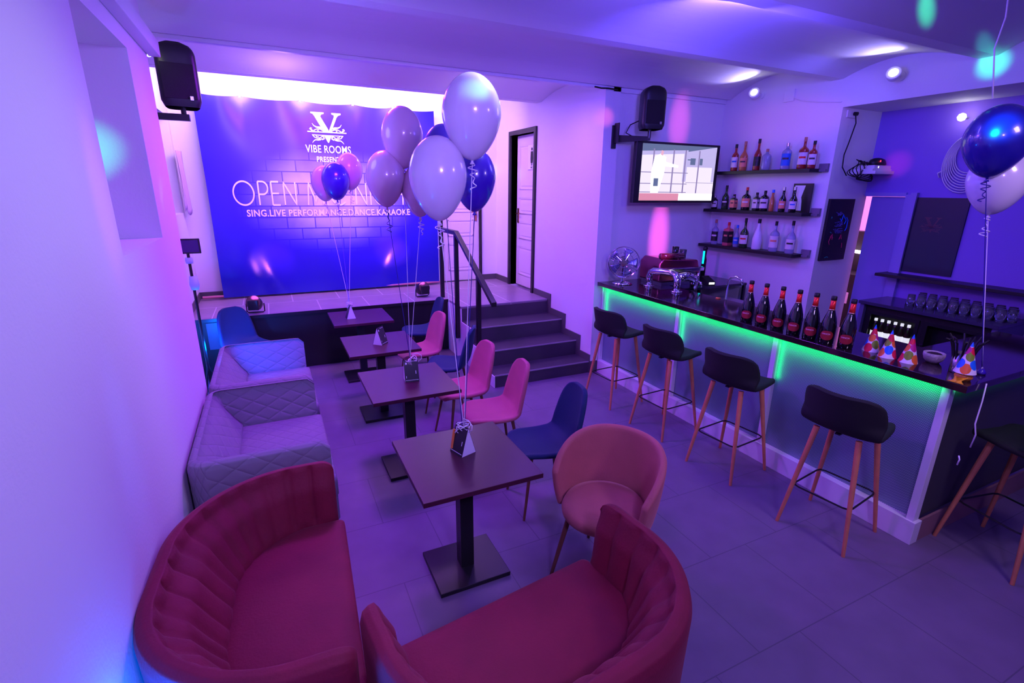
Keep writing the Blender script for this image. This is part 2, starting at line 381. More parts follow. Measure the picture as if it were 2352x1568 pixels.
# little lit room behind the opening in the recess
b = MB(); b.box(5.95, 8.4, 5.6, 5.7, 0, 2.7); b.box(5.95, 8.4, 2.2, 2.3, 0, 2.7); b.box(8.3, 8.4, 2.3, 5.6, 0, 2.7); b.box(5.95, 8.4, 2.3, 5.6, 2.6, 2.7)
struct(b.build('wall_side_room', 'wall')); struct(MB().box(6.4, 8.4, 2.3, 5.6, -0.12, 0).build('floor_side_room', 'floor'))
area('side_room_lamp', (7.0, 3.6, 2.5), (7.4, 4.4, 1.6), 0.4, 0.4, 70, (1.0, 0.25, 0.9))
dr = struct(MB().box(5.905, 5.935, 3.04, 3.375, 0.0, 2.178).build('door_3', mat('violet_door_leaf', (0.30, 0.24, 0.62), 0.5)))
dr.location = (0, 0, 0)
b = MB(); b.box(XR2-0.03, XR2+0.0, 2.985, 3.035, 0, 2.2); b.box(XR2-0.045, XR2, 2.93, 2.985, 0, 2.22); b.box(XR2-0.03, XR2, 3.035, 3.43, 2.18, 2.22)
struct(b.build('trim_1', mat('violet_gloss_trim', (0.34, 0.28, 0.70), 0.35)))

# skirting tiles
b = MB(); b.box(-0.96, -0.66, YB-0.012, YB, ST, ST+0.09); b.box(3.16, WX, YB-0.012, YB, ST, ST+0.09); b.box(-0.97, -0.958, YS, YB, ST, ST+0.09)
struct(b.build('baseboard_back', 'skirt'))
b = MB(); b.box(WX-0.012, WX, E1+0.06, YB-0.012, ST, ST+0.09); 
# stepped skirting beside the stairs
steps = [(6.03, ST), (5.62, 0.54), (5.24, 0.345), (4.93, 0.15)]   # nosing y, height
for i, (yn, z) in enumerate(steps):
    ya = max(yn-0.085, YP); yb_ = steps[i-1][0]-0.085 if i else E0-0.06
    b.box(WX-0.012, WX, ya, yb_, 0.0, z+0.085)
b.box(WX, WX+0.10, YP-0.012, YP, 0.0, 0.15)
struct(b.build('baseboard_stairs', 'skirt'))

# doors
def panel_door(name, T, wd, ht, hand, sign=False):
    d = MB(); d.box(0, wd, 0, 0.04, 0.01, ht, T); o = struct(d.build(name, 'door'))
    p = MB(); fw_ = 0.10
    rows = [(0.18, 0.62), (0.74, 1.00), (1.12, 1.36), (1.48, ht-0.14)]
    for z0_, z1_ in rows:
        for (a0, a1, c0, c1) in ((fw_, wd-fw_, z0_, z0_+0.02), (fw_, wd-fw_, z1_-0.02, z1_), (fw_, fw_+0.02, z0_, z1_), (wd-fw_-0.02, wd-fw_, z0_, z1_)):
            p.box(a0, a1, -0.008, 0.0, c0, c1, T)
        p.box(fw_+0.05, wd-fw_-0.05, -0.006, 0.0, z0_+0.05, z1_-0.05, T)
    p.build('door_panel', 'door', o, bevel=0.003)
    h_ = MB(); hx = 0.06 if hand < 0 else wd-0.06
    h_.box(hx-0.02, hx+0.02, -0.012, 0, 0.98, 1.20, T)
    h_.tube([T @ Vector((hx, -0.01, 1.12)), T @ Vector((hx, -0.05, 1.12)), T @ Vector((hx-hand*0.11, -0.05, 1.12))], 0.008, 8)
    h_.build('door_handle', 'brass', o)
    return o
T1 = Matrix.Translation((DX0, YB+0.03, ST)); panel_door('door_1', T1, DX1-DX0, DZ-ST, 1)
b = MB(); b.box(DX0-0.05, DX0, YB-0.03, YB+0.1, ST, DZ+0.05); b.box(DX1, DX1+0.03, YB-0.03, YB+0.1, ST, DZ+0.05); b.box(DX0, DX1, YB-0.03, YB+0.1, DZ, DZ+0.05)
struct(b.build('trim_2', 'doorframe'))
# door 2: T maps local x -> -y (from far to near), local -y -> -x
T2 = Matrix.Translation((WX+0.10, E1, ST)) @ Matrix.Rotation(R(-90), 4, 'Z')
d2 = panel_door('door_2', T2, E1-E0, EZ-ST, -1)
b = MB(); b.box(WX-0.03, WX+0.16, E1, E1+0.055, ST, EZ+0.06); b.box(WX-0.03, WX+0.16, E0-0.055, E0, ST, EZ+0.06); b.box(WX-0.03, WX+0.16, E0, E1, EZ, EZ+0.06)
struct(b.build('trim_3', 'doorframe'))
# WC sign
sg = thing('wc_sign', 'white restroom sign with a standing figure on the second door', 'sign', (WX+0.088, 6.77, 2.66))
MB().box(-0.008, 0, -0.13, 0.13, -0.17, 0.17).build('sign_board', mat('sign_white', (0.85, 0.85, 0.9), 0.4), sg, bevel=0.004)
b = MB(); X0 = -0.0095
def yz(pts): return [(X0, -y, z) for y, z in pts]
b.prism(yz([(0.022*cos(a*pi/6), 0.11+0.022*sin(a*pi/6)) for a in range(12)]), (-0.001, 0, 0))
b.prism(yz([(-0.032, 0.08), (0.032, 0.08), (0.040, -0.02), (0.030, -0.08), (-0.030, -0.08), (-0.040, -0.02)]), (-0.001, 0, 0))
b.prism(yz([(-0.018, -0.08), (-0.006, -0.08), (-0.006, -0.115), (-0.018, -0.115)]), (-0.001, 0, 0)); b.prism(yz([(0.006, -0.08), (0.018, -0.08), (0.018, -0.115), (0.006, -0.115)]), (-0.001, 0, 0))
b.build('figure_symbol', 'black', sg)
text('lettering', 'WC', 0.035, face_neg_x(-0.0095, 0, -0.142), 'black', sg, 0.0005, 0.001)

# stage and stairs
stg = thing('stage_platform', 'raised stage with light tile grid top and black front under the banner', 'stage')
b = MB(); b.box(-0.955, WX-0.012, YS+0.001, YB-0.012, ST-0.03, ST)
b.build('stage_floor', 'stage_tile', stg)
b = MB(); b.box(-0.955, 2.14, YS+0.02, YS+0.05, 0.0, ST-0.03); b.build('front_panel', 'black', stg)
b = MB(); b.box(-0.955, 2.14, YS-0.012, YS, ST-0.035, ST+0.002); b.build('edge_strip', 'blackmetal', stg)
stair = thing('staircase', 'four dark tiled steps up to the stage with a white side', 'stairs')
MB().box(2.14, WX-0.013, 6.034, YS, ST-0.03, ST).build('landing', 'stage_tile', stair)
for i, (yn, z) in enumerate(steps):
    yb = steps[i-1][0] if i else 6.20
    zb = steps[i+1][1] if i < 3 else 0.0
    lx = 2.14
    s_ = MB(); s_.box(lx+0.012, WX-0.013, yn, (YS if i == 0 else yb+0.0), zb if i else zb, z-0.031 if i == 0 else z)
    o = s_.build('step', 'tile', stair)
    MB().box(lx+0.012, WX-0.013, yn-0.006, yn+0.004, z-0.012, z+(0.001 if i == 0 else 0.002)).build('nosing', mat('step_nosing', (0.30, 0.27, 0.32), 0.35) if i == 0 else bpy.data.materials['step_nosing'], stair)
b = MB(); b.prism([(2.14, 6.03, 0), (2.14, YS+0.02, 0), (2.14, YS+0.02, ST-0.03), (2.14, 6.03, ST-0.03)], (0.012, 0, 0))
b.prism([(2.14, 5.62, 0), (2.14, 6.03, 0), (2.14, 6.03, 0.53), (2.14, 5.62, 0.53)], (0.012, 0, 0))
b.prism([(2.14, 5.24, 0), (2.14, 5.62, 0), (2.14, 5.62, 0.335), (2.14, 5.24, 0.335)], (0.012, 0, 0))
b.prism([(2.14, 4.93, 0), (2.14, 5.24, 0), (2.14, 5.24, 0.14), (2.14, 4.93, 0.14)], (0.012, 0, 0))
b.build('side_wall', 'wall', stair)

rl = thing('stair_railing', 'black square steel railing beside the steps', 'railing')
RXX = 2.11
for (yy, z0_, z1_) in ((6.70, ST, 1.655), (6.08, 0.30, 1.655), (5.32, 0.16, 1.26)):
    b = MB(); b.box(RXX-0.025, RXX+0.025, yy-0.025, yy+0.025, z0_, z1_); b.build('post', 'blackmetal', rl, bevel=0.003)
b = MB(); b.prism([(RXX-0.03, 6.73, 1.655), (RXX-0.03, 6.05, 1.655), (RXX-0.03, 4.86, 0.98), (RXX-0.03, 4.86, 1.03), (RXX-0.03, 6.06, 1.705), (RXX-0.03, 6.73, 1.705)], (0.06, 0, 0))
b.build('handrail', 'blackmetal', rl, bevel=0.003)

# duct boxes
struct(MB().box(XL, XL+0.07, -2.7, 4.42, 3.03, 3.13).build('trim_4', 'wall', bevel=0.005))
struct(MB().box(-0.96, WX, YP-0.02, YP+0.03, 3.255, 3.30).build('trim_5', 'white', bevel=0.004))
struct(MB().box(WX+0.1, XR, YP, YP+0.03, 3.24, 3.30).build('trim_6', 'white', bevel=0.004))

# ================================================================== BANNER
BX0, BX1, BZ0, BZ1, BY = -0.67, 2.37, 0.76, 3.30, 7.68
def banner_mat():
    m = mat('printed_vinyl_banner', (0.03, 0.02, 0.6), 0.24, spec=0.6)
    nt = m.node_tree; b = nt.nodes['Principled BSDF']; L = nt.links.new
    tc = nt.nodes.new('ShaderNodeTexCoord')
    # bricks seen in the printed spotlight
    mp = nt.nodes.new('ShaderNodeMapping'); mp.inputs['Scale'].default_value = (3.04, 2.54, 1); L(tc.outputs['UV'], mp.inputs[0])
    br = nt.nodes.new('ShaderNodeTexBrick'); br.inputs['Scale'].default_value = 1.0; br.inputs['Brick Width'].default_value = 0.36; br.inputs['Row Height'].default_value = 0.15
    br.inputs['Mortar Size'].default_value = 0.007
    br.inputs['Color1'].default_value = (0.80, 0.80, 0.98, 1); br.inputs['Color2'].default_value = (0.50, 0.45, 0.92, 1); br.inputs['Mortar'].default_value = (0.15, 0.13, 0.45, 1)
    L(mp.outputs[0], br.inputs['Vector'])
    def halo(cx, cz, rx, rz):
        s = nt.nodes.new('ShaderNodeMapping'); s.vector_type = 'POINT'
        s.inputs['Location'].default_value = (-cx/rx, -cz/rz, 0); s.inputs['Scale'].default_value = (1/rx, 1/rz, 0)
        L(tc.outputs['UV'], s.inputs[0]); g = nt.nodes.new('ShaderNodeVectorMath'); g.operation = 'LENGTH'; L(s.outputs[0], g.inputs[0])
        r_ = nt.nodes.new('ShaderNodeMapRange'); r_.interpolation_type = 'SMOOTHSTEP'; r_.inputs[1].default_value = 1.0; r_.inputs[2].default_value = 0.15
        L(g.outputs['Value'], r_.inputs[0]); return r_.outputs[0]
    n = nt.nodes.new('ShaderNodeTexNoise'); n.inputs['Scale'].default_value = 4; n.inputs['Detail'].default_value = 5; L(tc.outputs['UV'], n.inputs['Vector'])
    base = nt.nodes.new('ShaderNodeMix'); base.data_type = 'RGBA'
    base.inputs[6].default_value = (0.006, 0.008, 0.30, 1); base.inputs[7].default_value = (0.06, 0.03, 0.78, 1)
    hb = halo(0.5, 0.62, 0.85, 0.75); L(hb, base.inputs[0])
    mx = nt.nodes.new('ShaderNodeMix'); mx.data_type = 'RGBA'; L(base.outputs[2], mx.inputs[6]); L(br.outputs['Color'], mx.inputs[7])
    hh = halo(0.5, 0.5, 0.42, 0.30); ml = nt.nodes.new('ShaderNodeMath'); ml.operation = 'MULTIPLY'; L(hh, ml.inputs[0])
    r2 = nt.nodes.new('ShaderNodeMapRange'); r2.inputs[1].default_value = 0.3; r2.inputs[2].default_value = 0.6; r2.inputs[3].default_value = 0.45; L(n.outputs['Fac'], r2.inputs[0]); L(r2.outputs[0], ml.inputs[1])
    L(ml.outputs[0], mx.inputs[0]); L(mx.outputs[2], b.inputs['Base Color'])
    return m
M['banner'] = banner_mat()
M['print'] = mat('white_banner_print', (0.95, 0.92, 0.97), 0.35)
eye = [0.0, 0.17, 0.40, 0.62, 0.80, 1.0]
def banner_pt(u, v):
    sag = 0.0
    for a, c in zip(eye[:-1], eye[1:]):
        if a <= u <= c: t = (u-a)/(c-a); sag = 4*t*(1-t)
    z = BZ0 + (BZ1-BZ0)*v - 0.028*sag*v**6
    env = max(0.0, (v-0.72)/0.28)
    y = BY - 0.035*sag*env*env + 0.010*sin(u*23+v*3)*(0.3+0.7*env) + 0.008*sin(u*9-v*7) - 0.03*(1-u)**6 * sin(v*8+1) - 0.012*sin(v*11+u*5)*max(0, 0.35-v)
    y += 0.014*sin((u-0.13)*40+v*9)*math.exp(-((u-0.16)/0.12)**2-((v-0.12)/0.15)**2) + 0.014*sin((u-0.7)*30-v*14)*math.exp(-((u-0.76)/0.12)**2-((v-0.2)/0.15)**2)
    return (BX0+(BX1-BX0)*u, y, z)
bn = thing('stage_banner', 'large blue vinyl banner printed with a V emblem and OPEN MIC NIGHT', 'banner')
MB().grid(banner_pt, 90, 70, uvf=lambda u, v: (u, v)).build('banner_sheet', 'banner', bn, smooth=True, fix=False)
b = MB(); b.tube([(BX0-0.25, BY+0.02, 0.775), (BX1+0.02, BY+0.02, 0.775)], 0.018, 10); b.build('bottom_bar', mat('copper_pipe', (0.7, 0.25, 0.3), 0.3, 0.8), bn)
for u in eye[1:-1]:
    b = MB(); x, y, z = banner_pt(u, 1.0); b.box(x-0.012, x+0.012, y-0.012, YB-0.002, z-0.02, z+0.012); b.build('hanging_tie', 'white', bn)
# printed words: cut as thin mesh, laid just in front of the sheet
PY = BY-0.040
def press(o):   # lay a flat print against the wavy sheet
    for v_ in o.data.vertices:
        u = (v_.co.x-BX0)/(BX1-BX0); vv = (v_.co.z-BZ0)/(BZ1-BZ0)
        v_.co.y = banner_pt(min(max(u, 0), 1), min(max(vv, 0), 1))[1] - 0.006 + (v_.co.y-PY)
    return o
def stroke(b, pts, wd, y=PY):
    pts = [Vector((p[0], 0, p[1])) for p in pts]
    # resample
    q = [pts[0]]
    for a, c in zip(pts[:-1], pts[1:]):
        k = max(1, int((c-a).length/0.05)); q += [a+(c-a)*(i/k) for i in range(1, k+1)]
    L_, R_ = [], []
    for i, p in enumerate(q):
        t = (q[min(i+1, len(q)-1)]-q[max(i-1, 0)]).normalized(); nn = Vector((-t.z, 0, t.x))*wd/2
        L_.append((p+nn)+Vector((0, y, 0))); R_.append((p-nn)+Vector((0, y, 0)))
    m_ = len(q); b.add(L_+R_, [(i, i+1, m_+i+1, m_+i) for i in range(m_-1)])
def arcp(cx, cz, rx, rz, a0, a1, n_=24): return [(cx+rx*cos(R(a0+(a1-a0)*i/n_)), cz+rz*sin(R(a0+(a1-a0)*i/n_))) for i in range(n_+1)]
def thin_letter(b, ch, x, z, h_, wd):
    s = lambda *p: stroke(b, [(x+q[0]*h_, z+q[1]*h_) for q in p], wd)
    if ch == 'O': stroke(b, arcp(x+0.55*h_, z+0.5*h_, 0.52*h_, 0.5*h_, 0, 360, 40), wd); return 1.22
    if ch == 'P': s((0.1, 0), (0.1, 1)); stroke(b, [(x+0.1*h_, z+h_)]+arcp(x+0.32*h_, z+0.73*h_, 0.27*h_, 0.27*h_, 90, -90, 14)+[(x+0.1*h_, z+0.46*h_)], wd); return 0.68
    if ch == 'E': s((0.1, 0), (0.1, 1)); s((0.1, 1), (0.5, 1)); s((0.1, 0.5), (0.48, 0.5)); s((0.1, 0), (0.5, 0)); return 0.66
    if ch == 'N': s((0.1, 0), (0.1, 1), (0.72, 0), (0.72, 1)); return 0.88
    if ch == 'M': s((0.06, 0), (0.16, 1), (0.5, 0.15), (0.84, 1), (0.94, 0)); return 1.05
    if ch == 'I': s((0.1, 0), (0.1, 1)); return 0.27
    if ch == 'C': stroke(b, arcp(x+0.55*h_, z+0.5*h_, 0.5*h_, 0.5*h_, 48, 312, 30), wd); return 1.02
    if ch == 'G': stroke(b, arcp(x+0.55*h_, z+0.5*h_, 0.5*h_, 0.5*h_, 45, 330, 30)+[(x+1.0*h_, z+0.46*h_), (x+0.6*h_, z+0.46*h_)], wd); return 1.15
    if ch == 'H': s((0.1, 0), (0.1, 1)); s((0.7, 0), (0.7, 1)); s((0.1, 0.5), (0.7, 0.5)); return 0.86
    if ch == 'T': s((0.3, 0), (0.3, 1)); s((0.0, 1), (0.6, 1)); return 0.66
    return 0.42
b = MB(); wds = 'OPEN MIC NIGHT'; h_ = 0.30; tot = 0
for ch in wds: tot += thin_letter(MB(), ch, 0, 0, 1, 0.01)
k = 2.42/(tot*h_); x = 0.0
for ch in wds: x += thin_letter(b, ch, x, 1.975, h_, 0.022)*h_
b.v = [(-0.385+p[0]*k, p[1], p[2]) for p in b.v]
press(b.build('headline_lettering', 'print', bn, fix=False))
press(text('subtitle_lettering', 'SING.LIVE PERFORMANCE.DANCE.KARAOKE', 0.122, face_neg_y(0.845, PY, 1.865), 'print', bn, 0.0, 0.0028, 1.06, sx=0.86))
press(text('name_lettering', 'VIBE ROOMS', 0.135, face_neg_y(0.855, PY, 2.705), 'print', bn, 0.0, 0.0015, 1.05, sx=0.74))
press(text('presents_lettering', 'PRESENTS', 0.095, face_neg_y(0.86, PY, 2.575), 'print', bn, 0.0, 0.0022, 1.08, sx=0.78))
def emblem(cx, cz, s, put):
    # V with serifs, split by a bar, scrolls either side; put(list of 2D pts) adds a filled polygon
    def P(*pts): put([(cx+p[0]*s*1.27, cz+p[1]*s) for p in pts])
    P((-0.44, 1.0), (-0.05, 1.0), (-0.05, 0.95), (-0.13, 0.92), (-0.16, 0.85), (0.08, 0.30), (-0.10, 0.30), (-0.34, 0.86), (-0.38, 0.93), (-0.44, 0.95))
    P((0.18, 1.0), (0.46, 1.0), (0.46, 0.95), (0.38, 0.91), (0.33, 0.84), (0.14, 0.30), (0.06, 0.30), (0.25, 0.86), (0.25, 0.92), (0.18, 0.95))
    P((-0.10, 0.32), (0.16, 0.32), (0.14, 0.27), (-0.08, 0.27))
    P((-0.58, 0.29), (0.60, 0.29), (0.60, 0.25), (-0.58, 0.25))
    P((-0.10, 0.16), (0.14, 0.16), (0.04, -0.12), (0.01, -0.12))
    P((-0.46, 0.165), (0.50, 0.165), (0.48, 0.135), (-0.44, 0.135))
    for sg_ in (-1, 1):
        q = lambda x, z: (0.02+sg_*x, z)
        def band(pts, w0, w1):
            m_ = len(pts); A = []; B = []
            for i, p in enumerate(pts):
                a = pts[max(i-1, 0)]; c = pts[min(i+1, m_-1)]; dx, dz = c[0]-a[0], c[1]-a[1]; l = sqrt(dx*dx+dz*dz) or 1
                ww = w0+(w1-w0)*i/(m_-1); A.append((p[0]-dz/l*ww/2, p[1]+dx/l*ww/2)); B.append((p[0]+dz/l*ww/2, p[1]-dx/l*ww/2))
            for i in range(m_-1): P(q(*A[i]), q(*A[i+1]), q(*B[i+1]), q(*B[i]))
        band([(0.16, 0.40), (0.24, 0.44), (0.33, 0.45), (0.40, 0.50), (0.44, 0.58)], 0.09, 0.01)
        band([(0.12, 0.31), (0.20, 0.37), (0.30, 0.38), (0.38, 0.34), (0.42, 0.29)], 0.03, 0.03)
        band([(0.26, 0.29), (0.30, 0.33), (0.26, 0.35)], 0.03, 0.02)
        band([(0.44, 0.29), (0.47, 0.33), (0.52, 0.37), (0.50, 0.41), (0.46, 0.39)], 0.05, 0.03)
        band([(0.46, 0.15), (0.40, 0.06), (0.32, 0.03), (0.24, 0.05), (0.18, 0.10), (0.12, 0.13)], 0.03, 0.03)
        band([(0.36, 0.13), (0.33, 0.08), (0.28, 0.09)], 0.03, 0.03)
        band([(0.13, 0.10), (0.12, 0.02), (0.17, -0.01), (0.20, 0.03)], 0.04, 0.05)
        band([(0.22, 0.00), (0.30, -0.03), (0.38, -0.03), (0.44, -0.08), (0.48, -0.15)], 0.07, 0.01)
b = MB(); emblem(0.85, 2.835, 0.335, lambda pts: b.add([(p[0], PY, p[1]) for p in pts], [tuple(range(len(pts)))]))
press(b.build('emblem_print', 'print', bn, fix=False))
# ================================================================== STAGE LIGHTS
def par_can(loc, rz, label):
    t = thing('stage_spotlight', label, 'stage light', loc, rz, 'floor spotlights on the stage edge')
    b = MB(); T = Matrix.Translation((0, 0, 0.115)) @ Matrix.Rotation(R(68), 4, 'X')
    b.lathe([(0.055, -0.08), (0.075, -0.07), (0.085, 0.0), (0.085, 0.075)], n=20, T=T); b.build('housing', 'blackplastic', t, smooth=True, bevel=0.004)
    b = MB(); b.lathe([(0.078, 0.076), (0.0, 0.078)], n=20, T=T); b.build('lens', mat('spotlight_lens', (0.02, 0.01, 0.02), 0.1, emit=(1, 0.2, 0.9), estr=0.05) if 'spotlight_lens' not in bpy.data.materials else bpy.data.materials['spotlight_lens'], t)
    b = MB(); b.tube([(-0.10, 0, 0.115), (-0.10, 0.0, 0.02), (-0.08, 0, 0.006), (0.08, 0, 0.006), (0.10, 0, 0.02), (0.10, 0, 0.115)], 0.007, 6); b.build('bracket', 'blackmetal', t)
    b = MB(); T = Matrix.Translation((0, 0, 0.115)) @ Matrix.Rotation(R(68), 4, 'X') @ Matrix.Translation((0.02, 0.01, -0.082))
    b.lathe([(0.006, 0), (0.006, -0.004), (0, -0.004)], n=8, T=T); b.build('display_light', mat('red_led', (0.4, 0, 0), 0.3, emit=(1, 0.02, 0.05), estr=6) if 'red_led' not in bpy.data.materials else bpy.data.materials['red_led'], t)
    b = MB(); b.box(-0.06, 0.06, -0.11, -0.075, 0.05, 0.17); b.build('control_box', 'blackplastic', t, bevel=0.008)
par_can((-0.27, 6.70, ST), R(-12), 'black floor spotlight near the left corner of the stage')
par_can((1.86, 6.86, ST), R(12), 'black floor spotlight next to the railing on the stage')

# ================================================================== SPEAKERS
def speaker(loc, rz, label, arm_to, plate_axis):
    t = thing('loudspeaker', label, 'speaker', loc, rz, 'wall speakers')
    b = MB()
    # body: trapezoid plan, rounded top; faces -y
    def sec(u, v):
        a = 2*pi*u; n_ = 4.5
        cx, sx_ = cos(a), sin(a)
        X = (abs(cx)**(2/n_))*(1 if cx > 0 else -1); Y = (abs(sx_)**(2/n_))*(1 if sx_ > 0 else -1)
        z = -0.21+0.42*v; k = 1.0
        if v > 0.78: k = sqrt(max(0.0, 1-((v-0.78)/0.225)**2))**0.6
        if v < 0.1: k = 0.86+1.4*v
        wfac = 1.0-0.22*(Y*0.5+0.5)
        return (X*0.135*wfac*k, Y*0.12*(0.6+0.4*k)-0.0, z)
    b.grid(sec, 36, 22, cu=True); b.build('cabinet', 'blackplastic', t, smooth=True)
    b = MB(); T = Matrix.Translation((0, -0.118, -0.03))
    b.box(-0.10, 0.10, -0.006, 0.0, -0.13, 0.10, T); b.build('grille', mat('speaker_mesh', (0.006, 0.006, 0.007), 0.6, bump=0.6, bscale=500) if 'speaker_mesh' not in bpy.data.materials else bpy.data.materials['speaker_mesh'], t, bevel=0.003)
    b = MB(); b.box(0.055, 0.075, -0.13, -0.124, -0.165, -0.14); b.build('badge', 'steel', t)
    b = MB(); b.tube([(0, 0, -0.20), (0, 0, -0.29)], 0.018, 10); b.build('pole_mount', 'blackmetal', t)
    return t
s1 = speaker((-0.475, 4.66, 2.96), R(6), 'black loudspeaker on an arm at the left wall', None, None)
s2 = speaker((3.84, 4.62, 3.05), R(-18), 'black loudspeaker on an arm above the television', None, None)
br1 = thing('speaker_bracket', 'black wall arm carrying the loudspeaker left of the banner', 'bracket', (0, 0, 0), 0, 'speaker arms')
b = MB(); b.box(-0.975, -0.44, 4.63, 4.68, 2.665, 2.71); b.build('arm', 'blackmetal', br1, bevel=0.003)
b = MB(); b.box(-0.97, -0.95, 4.60, 4.71, 2.58, 2.84); b.build('wall_plate', 'blackmetal', br1)
br2 = thing('speaker_bracket', 'black wall arm carrying the loudspeaker by the bar alcove', 'bracket', (0, 0, 0), 0, 'speaker arms')
b = MB(); b.box(3.56, 3.61, 4.895, YP, 2.66, 2.90); b.box(3.58, 3.59, 4.82, 4.90, 2.72, 2.92); b.build('wall_plate', 'blackmetal', br2)
b = MB(); b.prism([(3.58, 4.88, 2.72), (3.84, 4.60, 2.735), (3.84, 4.60, 2.775), (3.58, 4.88, 2.80)], (0.03, 0.03, 0)); b.build('arm', 'blackmetal', br2)
b = MB(); b.tube([(3.77, 4.66, 2.95), (3.70, 4.78, 2.90), (3.68, 4.82, 2.82), (3.74, 4.74, 2.77)], 0.006, 6); b.build('cable', 'black', br2)

# ================================================================== TV
tv = thing('television', 'wall television showing a bright scene with window bars', 'television', (4.375, 4.72, 2.41), R(0))
b = MB(); b.box(-0.625, 0.625, -0.02, 0.035, -0.33, 0.33); b.build('casing', 'blackplastic', tv, bevel=0.006)
def emi(name, col, st=1.0):
    if name in bpy.data.materials: return bpy.data.materials[name]
    return mat(name, (0.02, 0.02, 0.02), 0.3, emit=col, estr=st)
b = MB(); ms = [emi('tv_white', (0.95, 0.85, 1.0), 1.0), emi('tv_haze', (0.55, 0.48, 0.85)), emi('tv_bar', (0.28, 0.22, 0.45)), emi('tv_pink', (0.75, 0.28, 0.42)), emi('tv_glow', (1.0, 0.97, 1.0), 1.3), emi('tv_dark', (0.12, 0.16, 0.30)), emi('tv_skin', (0.85, 0.45, 0.6))]
sx0, sx1, sz0, sz1 = -0.545, 0.575, -0.305, 0.305
lay = [0]
def rect(mi, a0, a1, c0, c1):
    b.mi = mi; lay[0] += 1; y = -0.0205-0.00012*lay[0]
    X = lambda a: sx0+(sx1-sx0)*a; Z = lambda c: sz0+(sz1-sz0)*c
    b.add([(X(a0), y, Z(c0)), (X(a1), y, Z(c0)), (X(a1), y, Z(c1)), (X(a0), y, Z(c1))], [(0, 1, 2, 3)])
def polyr(mi, pts):
    b.mi = mi; lay[0] += 1; y = -0.0205-0.00012*lay[0]
    b.add([(sx0+(sx1-sx0)*p[0], y, sz0+(sz1-sz0)*p[1]) for p in pts], [tuple(range(len(pts)))])
rect(0, 0, 1, 0, 1); rect(1, 0.55, 1, 0.35, 1.0); rect(0, 0.60, 0.96, 0.20, 0.62)
polyr(5, [(0, 0.86), (0, 1), (1, 1), (0.55, 0.88)]); polyr(1, [(0, 0.80), (0, 0.87), (0.6, 0.92), (0.6, 0.86)])
for a in (0.14, 0.40, 0.56, 0.75): rect(2, a, a+0.018, 0.14, 0.92)
for c in (0.30, 0.50, 0.145): rect(2, 0, 0.62, c, c+0.014)
rect(2, 0.6, 1, 0.33, 0.338)
polyr(4, [(0.14, 0.14), (0.24, 0.14), (0.30, 0.50), (0.31, 0.78), (0.24, 0.84), (0.16, 0.78), (0.13, 0.5)])
polyr(6, [(0.235, 0.82), (0.265, 0.80), (0.275, 0.88), (0.245, 0.90)]); polyr(4, [(0.28, 0.62), (0.48, 0.60), (0.48, 0.64), (0.30, 0.70)])
rect(5, 0.64, 0.71, 0.66, 0.78); rect(5, 0.77, 0.81, 0.66, 0.78); rect(5, 0.60, 0.68, 0.74, 0.76)
rect(5, 0.17, 0.23, 0.26, 0.40); rect(3, 0, 0.52, 0, 0.13); rect(4, 0.52, 1, 0, 0.13)
b.build('screen_picture', ms, tv, fix=False)
b = MB(); b.box(-0.08, 0.08, 0.035, YP+0.03-4.72, -0.12, 0.12); b.build('wall_mount', 'blackmetal', tv)

# ================================================================== WALL LAMPS, SOCKETS
def wall_lamp(y, z, label):
    t = thing('wall_spotlight', label, 'wall lamp', (XR, y, z), 0, 'white spotlights on the wall above the bar')
    b = MB(); b.lathe([(0.04, 0), (0.04, 0.02), (0, 0.02)], T=Matrix.Rotation(R(-90), 4, 'Y'), n=16); b.build('base', 'white', t)
    T = Matrix.Translation((-0.12, 0, 0.0)) @ Vector((-0.80, -0.35, 0.30)).to_track_quat('Z', 'Y').to_matrix().to_4x4()
    b = MB(); b.tube([(-0.02, 0, 0), (-0.10, 0, -0.01)], 0.012, 8); b.build('arm', 'white', t)
    b = MB(); b.lathe([(0.02, -0.07), (0.05, -0.02), (0.060, 0.04), (0.053, 0.04)], T=T, n=20); b.build('lamp_head', 'white', t, smooth=True)
    b = MB(); b.lathe([(0.0, 0.052), (0.025, 0.048), (0.044, 0.034)], T=T, n=20); b.build('bulb', emi('lamp_bulb', (1.0, 0.95, 1.0), 14), t, smooth=True)
wall_lamp(4.42, 3.27, 'white wall spotlight above the bottle shelves')
wall_lamp(2.97, 3.21, 'white wall spotlight over the recess beside the green ribbon')
for i, (x, y, z, r_, lb) in enumerate([(-0.60, 4.44, 3.05, 0.020, 'tiny glowing white lamp at the end of the left wall duct'), (5.80, 2.69, 2.88, 0.035, 'small glowing white lamp in the recess beside the dark balloon')]):
    t = thing('small_lamp', lb, 'lamp', (x, y, z))
    b = MB(); b.lathe([(0, -r_), (r_*0.7, -r_*0.7), (r_, 0), (r_*0.7, r_*0.7), (0, r_)], n=14); b.build('bulb', emi('lamp_bulb', (1, 1, 1), 14), t, smooth=True)
    b = MB(); (b.tube([(0, 0, 0), (-0.08, 0.02, 0.03)], 0.008, 6) if i == 0 else b.tube([(0, 0, 0), (0.1, 0, 0)], 0.012, 6)); b.build('stem', 'white', t)
exec_later = []

